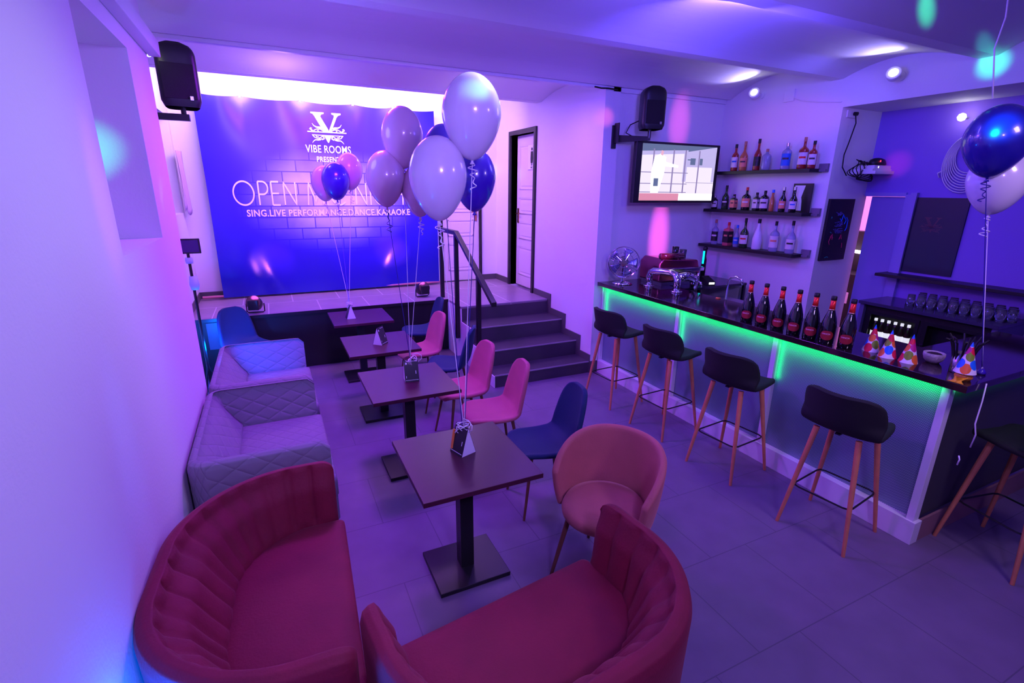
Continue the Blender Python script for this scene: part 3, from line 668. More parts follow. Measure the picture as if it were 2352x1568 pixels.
# ================================================================== TABLES
def make_table():
    t = thing('pedestal_table', '', 'table', (0, 0, 0))
    b = MB(); b.box(-0.33, 0.33, -0.345, 0.345, 0.722, 0.75); b.build('tabletop', 'wenge', t, bevel=0.003)
    b = MB(); b.box(-0.04, 0.04, -0.04, 0.04, 0.028, 0.71); b.box(-0.15, 0.15, -0.15, 0.15, 0.708, 0.722); b.build('column', 'blackmetal', t)
    b = MB(); b.box(-0.215, 0.215, -0.19, 0.19, 0.0, 0.028); b.build('base_plate', 'blackmetal', t, bevel=0.004)
    return t
tb0 = make_table(); TX = 0.845
TY = [2.385, 3.67, 4.785, 5.95]
tl = ['square dark wood table nearest the crimson sofas', 'square dark wood table second from the crimson sofas, beside the two rose chairs', 'square dark wood table holding a card stand without ribbon', 'square dark wood table closest to the stage front']
for i, y in enumerate(TY):
    t = tb0 if i == 0 else dup(tb0)
    t.location = (TX, y, 0); t['label'] = tl[i]; t['group'] = 'square cafe tables in a row'

# ================================================================== CHAIRS
def shell_pt(u, v, P, thick=0.0):
    return None
def make_chair(name, m, label):
    # faces +x
    t = thing(name, label, 'chair', (0, 0, 0))
    prof_ = [(0.225, 0.425), (0.205, 0.452), (0.14, 0.460), (0.05, 0.452), (-0.05, 0.450), (-0.13, 0.462), (-0.19, 0.500), (-0.222, 0.56), (-0.240, 0.64), (-0.255, 0.72), (-0.268, 0.80), (-0.276, 0.86), (-0.280, 0.885)]
    wid = [0.15, 0.19, 0.215, 0.225, 0.228, 0.226, 0.22, 0.212, 0.205, 0.195, 0.175, 0.135, 0.07]
    def pt(u, v):
        k = v*(len(prof_)-1); i = min(int(k), len(prof_)-2); f = k-i
        x = prof_[i][0]*(1-f)+prof_[i+1][0]*f; z = prof_[i][1]*(1-f)+prof_[i+1][1]*f; w_ = wid[i]*(1-f)+wid[i+1]*f
        a = 2*u-1; up_ = min(1, max(0, (v-0.4)/0.2))
        return (x+up_*0.055*(a*w_/0.2)**2, a*w_, z+(1-up_)*0.035*abs(a)**3)
    o = MB().grid(pt, 15, 27).build('seat_shell', m, t, smooth=True, solid=0.035, sub=1)
    def leg(sx_, sy_):
        b = MB(); b.tube([(sx_*0.13, sy_*0.13, 0.435), (sx_*0.20, sy_*0.20, 0.0)], 0.01, 8, rs=[0.014, 0.009]); b.build('leg', 'darkleg', t)
    for a in (1, -1):
        for c in (1, -1): leg(a, c)
    b = MB(); b.box(-0.14, 0.14, -0.02, 0.02, 0.425, 0.437); b.box(-0.02, 0.02, -0.14, 0.14, 0.425, 0.437); b.build('underframe', 'blackmetal', t)
    return t
ch0 = make_chair('dining_chair', 'pink', 'rose velvet dining chair')
def put(src, first, x, y, rz, label, group, mats=None):
    t = src if first else dup(src, mats=mats)
    t.location = (x, y, 0); t.rotation_euler = (0, 0, rz); t['label'] = label; t['group'] = group; return t
GP = 'rose velvet dining chairs'; GB = 'navy velvet dining chairs'
toblue = {'rose_velvet': 'blue'}
put(ch0, True, 1.41, 3.98, R(182), 'rose velvet dining chair in the middle of the row, behind the foremost rose one', GP)
put(ch0, False, 1.47, 3.42, R(172), 'rose velvet dining chair before the lowest step, next to the nearest navy chair', GP)
put(ch0, False, 1.36, 5.22, R(186), 'rose velvet dining chair deepest in the row, under the railing post', GP)
put(ch0, False, 1.59, 2.79, R(172), 'navy velvet dining chair beside the tub chair at the nearest table', GB, toblue)
put(ch0, False, 1.60, 6.02, R(176), 'navy velvet dining chair farthest back against the stage, upright behind a rose chair', GB, toblue)
put(ch0, False, 1.50, 4.66, R(150), 'navy velvet dining chair turned away between rose chairs near the stair side', GB, toblue)
put(ch0, False, -0.38, 6.18, R(-58), 'navy velvet chair behind the grey sofas before the stage front', GB, toblue)

# rose tub chair (faces -x, turned)
tc_ = thing('tub_chair', 'round backed dusty rose velvet chair between the nearest table and the crimson sofa', 'chair', (1.565, 2.01, 0), R(206))
b = MB(); b.lathe([(0.0, 0.40), (0.20, 0.40), (0.245, 0.415), (0.25, 0.445), (0.235, 0.475), (0.17, 0.487), (0.0, 0.49)], n=36, sx=1.0, sy=0.96); b.build('seat', 'rose', tc_, smooth=True)
def tub(u, v):
    a = R(180+(u-0.5)*2*112); e = abs(u-0.5)*2
    top = 0.83-0.22*e**3.2; z = 0.40+(top-0.40)*v
    rr = 0.262+0.045*v+0.008*sin(v*pi)
    return (rr*cos(a)-0.01, rr*sin(a)*0.98, z)
MB().grid(tub, 45, 12).build('backrest', 'rose', tc_, smooth=True, solid=0.042, sub=1)
for sx_ in (1, -1):
    for sy_ in (1, -1):
        b = MB(); b.tube([(sx_*0.14, sy_*0.14, 0.405), (sx_*0.22, sy_*0.20, 0.0)], 0.01, 10, rs=[0.017, 0.010]); b.build('leg', 'darkleg', tc_)

# ================================================================== BAR STOOLS
def make_stool():
    t = thing('bar_stool', '', 'bar stool', (0, 0, 0))      # faces +x
    prof_ = [(0.235, 0.742), (0.215, 0.765), (0.13, 0.772), (0.02, 0.764), (-0.08, 0.764), (-0.15, 0.780), (-0.195, 0.820), (-0.218, 0.87), (-0.232, 0.93), (-0.242, 0.985), (-0.248, 1.015), (-0.252, 1.032), (-0.253, 1.038)]
    wid = [0.14, 0.185, 0.212, 0.225, 0.232, 0.236, 0.238, 0.238, 0.236, 0.226, 0.205, 0.165, 0.10]
    def pt(u, v):
        k = v*(len(prof_)-1); i = min(int(k), len(prof_)-2); f = k-i
        x = prof_[i][0]*(1-f)+prof_[i+1][0]*f; z = prof_[i][1]*(1-f)+prof_[i+1][1]*f; w_ = wid[i]*(1-f)+wid[i+1]*f
        a = 2*u-1; up_ = min(1, max(0, (v-0.38)/0.2))
        return (x+up_*0.13*(a*w_/0.238)**2, a*w_, z+(1-up_)*0.02*abs(a)**3)
    MB().grid(pt, 15, 25).build('seat_shell', 'stool', t, smooth=True, solid=0.04, sub=1)
    for sx_ in (1, -1):
        for sy_ in (1, -1):
            b = MB(); b.tube([(sx_*0.13, sy_*0.125, 0.745), (sx_*0.225, sy_*0.215, 0.0)], 0.01, 12, rs=[0.019, 0.011]); b.build('leg', 'wood', t)
    def lp(sx_, sy_): f = (0.745-0.30)/0.745; return (sx_*(0.13+0.095*f), sy_*(0.125+0.09*f), 0.30)
    c = [Vector(lp(1, 1)), Vector(lp(-1, 1)), Vector(lp(-1, -1)), Vector(lp(1, -1))]
    pts = []
    for i in range(4):
        a, d, e = c[i-1], c[i], c[(i+1) % 4]; pts += [d+(a-d)*0.12, d+(a-d)*0.03+(e-d)*0.03, d+(e-d)*0.12]
    pts.append(pts[0]); b = MB(); b.tube(pts, 0.006, 8, cap=False); b.build('footrest', 'blackmetal', t)
    b = MB(); b.box(-0.13, 0.13, -0.015, 0.015, 0.735, 0.745); b.box(-0.015, 0.015, -0.13, 0.13, 0.735, 0.745); b.build('underframe', 'blackmetal', t)
    return t
stl0 = make_stool()
sl = [(3.235, 1.70, 8, 'black felt bar stool nearest the bar corner post'), (3.235, 2.57, 6, 'black felt bar stool third from the steps along the green lit bar'), (3.24, 3.34, 4, 'black felt bar stool second from the steps along the green lit bar'), (3.22, 4.11, 4, 'black felt bar stool closest to the wall corner and steps')]
for i, (x, y, a, lb) in enumerate(sl):
    t = stl0 if i == 0 else dup(stl0)
    t.location = (x, y, 0); t.rotation_euler = (0, 0, R(a)); t['label'] = lb; t['group'] = 'black bar stools with wooden legs'
t = dup(stl0, (3.98, 1.06, 0), R(78), 'black felt bar stool at the short end of the bar under the balloons', 'black bar stools with wooden legs')

# ================================================================== SOFAS
def sofa_shell(b, W_, D, H, rc, ta, tbk, th, seat_z, ribs=0.0, nrib=0, z0=0.10, flare=0.0, armdrop=0.0, roll=0.03):
    """U shaped shell open to +x. W_ width in y, D depth in x (front at +D/2)."""
    path = []  # (pos, inward normal, is_back 0..1, s)
    x0, x1, y0, y1 = -D/2, D/2, -W_/2, W_/2
    def addp(x, y, nx, ny): path.append((x, y, nx, ny))
    na, nb, nc = (24, 60, 40) if ribs else (14, 26, 14)
    for i in range(na): addp(x1+(x0+rc-x1)*i/na, y1, 0, -1)
    for i in range(nc): a = R(90+90*i/nc); addp(x0+rc+rc*cos(a), y1-rc+rc*sin(a), -cos(a), -sin(a))
    for i in range(nb): addp(x0, y1-rc+(y0+rc-(y1-rc))*i/nb, 1, 0)
    for i in range(nc): a = R(180+90*i/nc); addp(x0+rc+rc*cos(a), y0+rc+rc*sin(a), -cos(a), -sin(a))
    for i in range(na+1): addp(x0+rc+(x1-x0-rc)*i/na, y0, 0, 1)
    # arclength
    s = [0.0]
    for i in range(1, len(path)): s.append(s[-1]+sqrt((path[i][0]-path[i-1][0])**2+(path[i][1]-path[i-1][1])**2))
    tot = s[-1]; N = len(path)
    def wbk(i):  # 0 on arms, 1 on back
        return max(0.0, min(1.0, path[i][2]))**0.8 if path[i][2] > 0 else 0.0
    rows = 16
    def pt(u, v):
        i = min(N-1, int(round(u*(N-1)))); x, y, nx, ny = path[i]; wb = wbk(i)
        t_in = ta+(tbk-ta)*wb; front = min(1.0, min(s[i], tot-s[i])/0.35)
        Hh = H-armdrop*(1-front)**2
        # cross-section points (offset inward, z)
        cs = [(0.02, z0), (0.0, z0+0.12), (-flare*0.5, 0.4*H), (-flare, Hh-roll*1.5), (-flare+roll*0.3, Hh-roll*0.45), (-flare+roll, Hh), (-flare+roll*1.8, Hh+0.002), (th-roll*0.4-flare, Hh-roll*0.4), (th-flare, Hh-roll*1.5),
              (th+(t_in-th)*0.35, Hh-(Hh-seat_z)*0.38), (th+(t_in-th)*0.7, Hh-(Hh-seat_z)*0.7), (t_in, seat_z+0.02), (t_in, seat_z-0.10), (t_in, z0)]
        k = v*(len(cs)-1); j = min(int(k), len(cs)-2); f = k-j
        o_ = cs[j][0]*(1-f)+cs[j+1][0]*f; z = cs[j][1]*(1-f)+cs[j+1][1]*f
        if ribs and 6 <= k <= 11.2:
            env = min(1, (k-6)/1.2)*1.0
            ph = s[i]/tot*nrib; g = abs(sin(ph*pi)); o_ += ribs*env*(g**0.4-1.0)
        e = min(s[i], tot-s[i])
        if e < 0.07:                                  # padded, rounded arm ends
            q = sqrt(max(0.0, 1-(1-e/0.07)**2)); mid = t_in*0.5
            o_ = mid+(o_-mid)*(0.45+0.55*q)
            if z > seat_z-0.02: z -= (1-q)*0.045*(z-seat_z+0.02)/(H-seat_z)
        return (x+nx*o_, y+ny*o_, z)
    cum = [0.0]
    for j in range(1, 53):
        p, q_ = Vector(pt(0.5, (j-1)/52)), Vector(pt(0.5, j/52)); cum.append(cum[-1]+(p-q_).length)
    b.grid(pt, N, 53, uvf=lambda u, v: (u*tot, cum[int(round(v*52))]))
    # end caps of arms
    for i in (0, N-1):
        ring = [pt(i/(N-1), j/52) for j in range(53)]
        b.add(ring, [tuple(range(53)) if i == 0 else tuple(reversed(range(53)))])
def make_sofa(name, label, m, W_, D, H, rc, ta, tbk, th, seat_z, seat_label='seat_cushion', **kw):
    t = thing(name, label, 'sofa', (0, 0, 0))
    b = MB(); sofa_shell(b, W_, D, H, rc, ta, tbk, th, seat_z, **kw); b.build('back_and_arms', m, t, smooth=True, fix=False)
    b = MB(); xi = -D/2+tbk-0.03; hw = W_/2-ta+0.02
    # rounded D plan seat, crowned on top
    def outline(n_=48):
        pts = []; r_ = max(rc-tbk*0.6, 0.04); fr = 0.035
        for i in range(9): a = R(-90+90*i/8); pts.append((D/2+0.03-fr+fr*cos(a), -hw+fr+fr*sin(a)))
        for i in range(9): a = R(0+90*i/8); pts.append((D/2+0.03-fr+fr*cos(a), hw-fr+fr*sin(a)))
        for i in range(9): a = R(90+90*i/8); pts.append((xi+r_+r_*cos(a), hw-r_+r_*sin(a)))
        for i in range(9): a = R(180+90*i/8); pts.append((xi+r_+r_*cos(a), -hw+r_+r_*sin(a)))
        return pts
    ol = outline(); cx = sum(p[0] for p in ol)/len(ol)
    prof_ = [(0.97, seat_z-0.15), (1.0, seat_z-0.13), (1.0, seat_z-0.03), (0.985, seat_z-0.008), (0.95, seat_z), (0.80, seat_z+0.012), (0.5, seat_z+0.02), (0.2, seat_z+0.022)]
    vs = []; fs = []; n_ = len(ol)
    for k, z in prof_:
        for p in ol: vs.append((cx+(p[0]-cx)*k, p[1]*k, z))
    for r_ in range(len(prof_)-1):
        for i in range(n_): a = r_*n_+i; c = r_*n_+(i+1) % n_; fs.append((a, c, c+n_, a+n_))
    fs.append(tuple(range((len(prof_)-1)*n_, len(prof_)*n_))); fs.append(tuple(reversed(range(n_))))
    b.add(vs, fs, [(p[0], p[1]) for p in vs]); b.build(seat_label, m, t, smooth=True, fix=False)
    b = MB(); b.prism([(cx+(p[0]-cx)*0.98, p[1]*0.98, 0.10) for p in ol], (0, 0, seat_z-0.25)); b.build('frame_base', m, t, smooth=False)
    for sx_ in (1, -1):
        for sy_ in (1, -1):
            ins = 0.12+(rc*0.32 if sx_ < 0 else 0); xb = 0.06+(rc*0.22 if sx_ < 0 else 0); b = MB(); b.tube([(sx_*(D/2-xb-0.03), sy_*(W_/2-ins), 0.11), (sx_*(D/2-xb), sy_*(W_/2-ins+0.03), 0.0)], 0.02, 10, rs=[0.022, 0.013]); b.build('leg', 'blackmetal', t)
    return t
gs = make_sofa('sofa', 'grey quilted two-seat sofa farther from the camera, its arm lit blue', 'quilt', 1.235, 0.76, 0.72, 0.10, 0.10, 0.215, 0.05, 0.42)
gs.location = (-0.20, 4.80, 0); gs['group'] = 'grey quilted sofas along the left wall'
dup(gs, (-0.20, 3.545, 0), 0, 'grey quilted two-seat sofa directly behind the crimson one along the left wall', 'grey quilted sofas along the left wall')
rs_ = make_sofa('sofa', 'crimson channel-tufted velvet sofa with its back to the left wall', 'crimson', 1.33, 0.71, 0.75, 0.53, 0.13, 0.24, 0.09, 0.43, ribs=0.026, nrib=19, roll=0.035, flare=0.02)
rs_.location = (-0.222, 2.03, 0); rs_.rotation_euler = (0, 0, R(-3)); rs_['group'] = 'crimson tufted sofas'
r2 = make_sofa('sofa', 'crimson channel-tufted velvet sofa turned toward the nearest table with its back to the camera', 'crimson', 1.23, 0.73, 0.75, 0.48, 0.12, 0.24, 0.09, 0.43, ribs=0.026, nrib=18, roll=0.035, flare=0.02)
r2.location = (0.795, 1.275, 0); r2.rotation_euler = (0, 0, R(97)); r2['group'] = 'crimson tufted sofas'

# ================================================================== BAR
BXF, BY0, BY1 = 3.56, 1.40, YP-0.013
bar = thing('bar_counter_front', 'white framed bar front with perforated metal panels and a green light strip', 'bar')
posts = [4.905, 3.63, 2.535, 1.38]
for i, y in enumerate(posts):
    y0_, y1_ = (y-0.02, y-0.003) if i == 0 else (y-0.022, y+0.022)
    b = MB(); b.box(BXF, BXF+0.06, y0_, y1_, 0.165, 1.112); b.build('post', 'white', bar, bevel=0.002)
b = MB(); b.box(BXF-0.012, BXF+0.07, 1.34, 4.90, 0.0, 0.165); b.build('plinth', 'white', bar, bevel=0.003)
b = MB(); b.box(BXF+0.07, 5.19, 1.345, 1.36, 0.0, 0.165); b.build('end_plinth', mat('wood_plinth', (0.30, 0.16, 0.16), 0.5), bar)
for i in range(3):
    b = MB(); b.box(BXF+0.045, BXF+0.055, posts[i+1]+0.022, posts[i]-0.022, 0.165, 1.112); b.build('perforated_panel', 'perf', bar)
b = MB(); b.box(BXF+0.06, 5.19, 1.375, 1.39, 0.165, 1.112); b.build('end_panel', mat('dark_end_panel', (0.05, 0.055, 0.055), 0.5), bar)
for i in range(3):
    b = MB(); b.box(BXF-0.06, BXF-0.045, posts[i+1]+0.025, posts[i]-0.025, 1.107, 1.1135); b.build('light_strip', emi('green_led_strip', (0.02, 1.0, 0.25), 0.8), bar)
ct = thing('bar_worktop', 'long glossy black bar worktop carrying bottles and party hats', 'worktop')
b = MB(); b.box(3.485, 4.12, 1.26, YP-0.013, 1.114, 1.158); b.box(4.12, 5.19, 1.26, 1.80, 1.114, 1.158); b.build('slab', 'counter', ct, bevel=0.002)
G = (0.01, 1.0, 0.22)
for i in range(3):
    ya, yb_ = posts[i+1]+0.03, posts[i]-0.03
    g_ = area('bar_green_strip', (BXF-0.050, (ya+yb_)/2, 1.105), (BXF+0.30, (ya+yb_)/2, 0.55), 0.012, yb_-ya, 1.7*(yb_-ya), G)
    g_.rotation_euler = (0, R(-62), 0); g_.data.spread = R(100)
    for yy, sg_ in ((yb_, -1),):
        area('bar_green_edge', (BXF+0.02, yy+0.003, 0.95), (BXF+0.06, yy-0.05, 0.95), 0.008, 0.40, 0.22, G)
o = area('bar_end_green_strip', (4.35, 1.35, 1.105), (4.35, 1.35, 0.5), 1.5, 0.015, 2.2, G); o.rotation_euler = (R(60), 0, 0); o.data.spread = R(110)

# bottles on the bar -------------------------------------------------
M['darkglass'] = mat('dark_green_bottle_glass', (0.004, 0.006, 0.005), 0.06, spec=0.8, coat=0.5)
M['foil'] = mat('red_foil', (0.85, 0.03, 0.02), 0.3, 0.3); M['lab'] = mat('dark_red_label', (0.30, 0.012, 0.02), 0.5); M['gold'] = mat('gold_band', (0.8, 0.5, 0.35), 0.3, 0.8)
M['pinkink'] = mat('pale_pink_ink', (0.9, 0.45, 0.65), 0.5)
def make_fizz():
    t = thing('sparkling_wine_bottle', '', 'bottle', (0, 0, 0))
    b = MB(); b.lathe([(0.0, 0.002), (0.043, 0.0), (0.048, 0.006), (0.0495, 0.06), (0.0495, 0.13), (0.046, 0.16), (0.036, 0.20), (0.025, 0.235), (0.0185, 0.255), (0.016, 0.30), (0.015, 0.33)], n=28); b.build('body', 'darkglass', t, smooth=True)
    b = MB(); b.lathe([(0.0195, 0.254), (0.0175, 0.28), (0.0165, 0.322), (0.0, 0.3225)], n=20); b.build('foil_neck', 'foil', t, smooth=True)
    b = MB(); b.lathe([(0.0205, 0.248), (0.0205, 0.254), (0.0195, 0.256)], n=20); b.build('neck_band', 'gold', t, smooth=True)
    b = MB(); b.lathe([(0.0175, 0.320), (0.019, 0.324), (0.0185, 0.346), (0.015, 0.349), (0, 0.349)], n=16); b.build('cap', 'black', t, smooth=True)
    # oval label wrapped round the camera side
    b = MB(); c = 34
    def lp(u, v):
        a = R(-150)+ (u-0.5)*1.75; e = (u-0.5)*2; hh = 0.034*sqrt(max(0, 1-abs(e)**2.6)); r_ = 0.0502
        return (r_*cos(a), r_*sin(a), 0.070+hh*(2*v-1))
    b.grid(lp, c, 5); o = b.build('label', 'lab', t, smooth=True, fix=False)
    w_ = text('label_lettering', 'GANCIA', 0.0145, Matrix.Identity(4), 'pinkink', o, 0.0, 0.0002)
    for v_ in w_.data.vertices:
        a = R(-155)+v_.co.x/0.0508; z = v_.co.y+0.081; v_.co = (0.0508*cos(a), 0.0508*sin(a), z)
    return t
CT = 1.158
fz = make_fizz(); fy = [2.828, 2.684, 2.540, 2.400, 2.268, 2.144, 2.020]; fx = [3.553, 3.553, 3.557, 3.557, 3.557, 3.560, 3.585]
names = ['at the left end of the row on the bar', 'second from the left in the row on the bar', 'third from the left in the row on the bar', 'in the middle of the row of seven on the bar', 'third from the right in the row on the bar', 'second from the right in the row on the bar', 'at the right end of the row beside the party hats']
for i in range(7):
    t = fz if i == 0 else dup(fz)
    t.location = (fx[i], fy[i], CT); t.rotation_euler = (0, 0, R(random.uniform(-6, 6))); t['label'] = 'red necked sparkling wine bottle '+names[i]; t['group'] = 'sparkling wine bottles lined up on the bar'

# party hats -----------------------------------------------------------
hat_cols = [mat('hat_'+n_, c, 0.45) for n_, c in (('white', (0.85, 0.78, 0.85)), ('orange', (0.85, 0.16, 0.03)), ('blue', (0.01, 0.16, 0.80)), ('green', (0.22, 0.34, 0.02)), ('magenta', (0.55, 0.01, 0.22)), ('red', (0.75, 0.01, 0.05)))]
def hat(loc, rz, label, tilt=0.0, first=False, r=0.052, h_=0.185, ribbon=False):
    t = thing('party_hat', label, 'party hat', loc, rz, 'paper cone party hats on the bar')
    b = MB(); NU, NV = 150, 84
    dots = [(0.00, 0.17, 1), (0.17, 0.30, 2), (0.34, 0.15, 5), (0.51, 0.28, 3), (0.68, 0.15, 1), (0.85, 0.30, 2), (0.05, 0.55, 3), (0.36, 0.52, 1), (0.65, 0.55, 4), (0.22, 0.72, 5), (0.80, 0.72, 4), (0.50, 0.78, 5)]
    vs = []
    for j in range(NV+1):
        v = j/NV
        for i in range(NU):
            a = 2*pi*i/NU; rr = r*(1-v)+0.0015; vs.append((rr*cos(a), rr*sin(a), h_*v))
    for j in range(NV):
        for i in range(NU):
            v = (j+0.5)/NV; u = (i+0.5)/NU; mi = 0
            if v > 0.86: mi = 2
            else:
                for (du, dv, c) in dots:
                    dx = ((u-du+0.5) % 1-0.5)*2*pi*r*(1-v); dz = (v-dv)*h_
                    rad = 0.0275*(1-0.35*dv)
                    if dx*dx+(dz*0.85)**2 < rad*rad: mi = c
            a = j*NU+i; c_ = j*NU+(i+1) % NU; b.f.append((a, c_, c_+NU, a+NU)); b.m.append(mi)
    b.v = [tuple(p) for p in vs]
    o = b.build('cone', hat_cols, t, smooth=True, fix=False)
    if tilt: o.rotation_euler = (R(tilt), 0, 0)
    return t
hat((3.690, 1.905, CT), R(60), 'paper party hat next to the last bottle, showing a blue and a green spot')
hat((3.645, 1.775, CT), R(150), 'middle of the three paper party hats standing together')
hat((3.655, 1.655, CT), R(15), 'paper party hat with a big blue balloon spot, rightmost of the three together')
hat((3.600, 1.335, CT+0.045), R(200), 'paper party hat on top of the yellow bow at the bar corner')
bw = thing('gift_bow', 'yellow satin bow hanging over the bar corner under a party hat', 'bow', (3.60, 1.335, CT))
b = MB()
b.lathe([(0.0, 0.0), (0.035, 0.0), (0.045, 0.02), (0.035, 0.044), (0, 0.044)], n=12); b.build('knot', mat('amber_ribbon', (0.60, 0.22, 0.03), 0.35), bw, smooth=True)
b = MB()
for sgn, dy in ((-1, 0.03), (1, -0.05)):
    def rb(u, v, sgn=sgn, dy=dy): return (-0.02-0.09*v+0.006*sin(v*9), sgn*0.02+dy*v+(u-0.5)*0.04, 0.03-0.028*min(1, v*1.4)-0.0*v)
    b.grid(rb, 4, 12)
b.build('tail', mat('yellow_satin', (0.80, 0.36, 0.02), 0.3), bw, smooth=True, fix=False, solid=0.001)

# stone bowl, tin with straws, glass tumblers ---------------------------
bl = thing('stone_bowl', 'small pale speckled stone bowl of dark filling on the bar', 'bowl', (3.80, 1.585, CT))
b = MB(); b.lathe([(0.0, 0), (0.032, 0), (0.05, 0.02), (0.058, 0.045), (0.058, 0.065), (0.052, 0.065), (0.050, 0.048), (0.0, 0.045)], n=28); b.build('vessel', mat('pale_granite', (0.52, 0.42, 0.46), 0.7, bump=0.5, bscale=120, var=0.4, vscale=90), bl, smooth=True)
b = MB(); b.lathe([(0.05, 0.050), (0.035, 0.062), (0.0, 0.070)], n=20); b.build('filling', mat('dark_snack', (0.05, 0.02, 0.03), 0.8, bump=1.0, bscale=150), bl, smooth=True)
tn = thing('steel_tin', 'shiny steel tin full of black straws at the bar corner', 'tin', (3.73, 1.415, CT))
b = MB(); b.lathe([(0.0, 0), (0.045, 0), (0.047, 0.004), (0.047, 0.125), (0.043, 0.125), (0.043, 0.01), (0, 0.01)], n=28); b.build('can', mat('dark_steel', (0.25, 0.24, 0.28), 0.25, 1.0), tn, smooth=True)
for i in range(14):
    a = i*2.4; r0 = 0.028; b = MB(); x0, y0 = r0*cos(a), r0*sin(a); sx_, sy_ = 0.055*cos(a+0.3), 0.055*sin(a+0.3)
    b.tube([(x0, y0, 0.02), (x0+sx_*0.55, y0+sy_*0.55, 0.15), (x0+sx_*0.8, y0+sy_*0.8, 0.19), (x0+sx_*1.25, y0+sy_*1.25, 0.20+0.012*(i % 3))], 0.0055, 6)
    b.build('straw', 'black', tn)

# balloon weight at the bar corner
# ================================================================== BALLOONS
def balloon_prof(h_, r):
    out = []
    for i in range(29):
        t = i/28; a = pi*t                       # 0 at bottom
        z = -cos(a); rr = sin(a)
        k = 1.0-0.20*max(0, -z)**1.3
        zz = z*(0.47 if z > 0 else 0.53)
        rr = rr*k if z < 0 else rr
        out.append((max(rr*r, 0.006 if i == 0 else 0), (zz+0.53)*h_))
    out[0] = (0.007, 0.0); out[-1] = (0, h_)
    return out
def balloon(c, r, h_, m, label, anchor, group, rm='ribbon', curl=True, rw=0.0023, bend=0.0):
    """c = centre of the body; anchor = where the ribbon is tied."""
    t = thing('balloon', label, 'balloon', (c[0], c[1], c[2]-0.53*h_), random.uniform(0, 6), group)
    t.rotation_euler = (0, 0, 0)
    b = MB(); b.lathe(balloon_prof(h_, r), n=40); b.build('body', m, t, smooth=True)
    b = MB(); b.lathe([(0.007, 0.002), (0.006, -0.006), (0.013, -0.016), (0.010, -0.018), (0, -0.012)], n=12); b.build('knot', m, t, smooth=True)
    base = Vector((c[0], c[1], c[2]-0.53*h_)); A = Vector(anchor)-base; pts = []
    for i in range(13):
        q = i/12; p = A*q; p.z += -0.01*(1-q); p.x += bend*sin(q*pi); p.y += 0.3*bend*sin(q*pi*2); pts.append(p)
    b = MB(); b.tube(pts, rw, 5); b.build('string', rm, t, smooth=True)
    if curl:
        b = MB(); ph = random.uniform(0, 6); pts = []
        L_ = random.uniform(0.09, 0.15)
        for i in range(46):
            q = i/45; rr = 0.013+0.010*sin(q*7+ph); pts.append((rr*cos(q*22+ph)+0.01*q, rr*sin(q*22+ph), -0.02-L_*q))
        b.tube(pts, 0.003, 5); b.build('curled_ribbon', rm, t, smooth=True)
    return t
GB4 = 'balloons tied to the nearest table'; GB3 = 'balloons tied to the second table'; GB1 = 'balloons tied to the table by the stage'; GBR = 'balloons over the bar corner'
A4 = (0.865, 2.42, 0.90); A3 = (0.875, 3.67, 0.93); A1 = (0.735, 5.93, 0.93)
balloon((0.925, 2.40, 2.54), 0.140, 0.385, 'balloon', 'big pearl lilac balloon highest of all, right of the banner', A4, GB4)
balloon((0.765, 2.445, 2.26), 0.140, 0.395, 'balloon', 'big pearl lilac balloon in the middle, just left of the handrail end', A4, GB4)
balloon((1.02, 2.62, 2.26), 0.115, 0.33, 'balloond', 'dark violet balloon peeking from behind the two big lilac ones on the right side', (0.875, 2.44, 0.90), GB4, 'ribbond', False)
balloon((0.895, 2.75, 2.38), 0.115, 0.33, 'balloond', 'dark violet balloon almost hidden between the two big lilac ones', (0.86, 2.44, 0.90), GB4, 'ribbond', False)
balloon((0.885, 3.61, 2.545), 0.138, 0.40, 'balloonp', 'pearl pink balloon high over the second table, before the banner edge', A3, GB3)
balloon((0.760, 3.635, 2.275), 0.132, 0.375, 'balloonp', 'pearl pink balloon left of the others over the second table', A3, GB3, 'ribbond')
balloon((0.985, 3.60, 2.20), 0.125, 0.36, 'balloonp', 'pink balloon mostly behind the big lilac one in the middle', A3, GB3)
balloon((0.708, 5.96, 2.285), 0.150, 0.40, 'balloond', 'small looking dark violet balloon before the banner words', A1, GB1, 'ribbonv')
balloon((0.60, 6.08, 2.26), 0.140, 0.38, 'balloonp', 'pink balloon behind the left of the dark violet one before the banner', A1, GB1)
balloon((0.87, 6.05, 2.39), 0.145, 0.40, 'balloonp', 'pink balloon behind the right of the dark violet one before the banner', A1, GB1)
AR = (3.82, 1.34, 1.19)
bwt = thing('balloon_weight', 'small violet balloon weight behind the straw tin on the bar', 'balloon weight', (3.82, 1.34, CT)); b = MB(); b.lathe([(0.022, 0), (0.026, 0.012), (0.012, 0.032), (0, 0.034)], n=14); b.build('body', 'balloond', bwt, smooth=True); b = MB(); b.tube([(0.008*cos(a*0.7), 0, 0.036+0.008*sin(a*0.7)) for a in range(10)], 0.0015, 5); b.build('loop', 'ribbon', bwt)
balloon((3.60, 1.48, 2.49), 0.150, 0.375, 'balloonn', 'large navy balloon high above the bar corner', AR, GBR, 'ribbond')
balloon((3.78, 1.50, 2.29), 0.145, 0.37, 'balloon', 'lilac balloon behind the navy one above the bar corner', AR, GBR)
balloon((3.72, 1.38, 2.92), 0.14, 0.36, 'balloonn', 'balloon above the frame edge whose pale ribbon hangs over the bar', (3.66, 1.44, 2.62), GBR, 'ribbon', False) if False else None

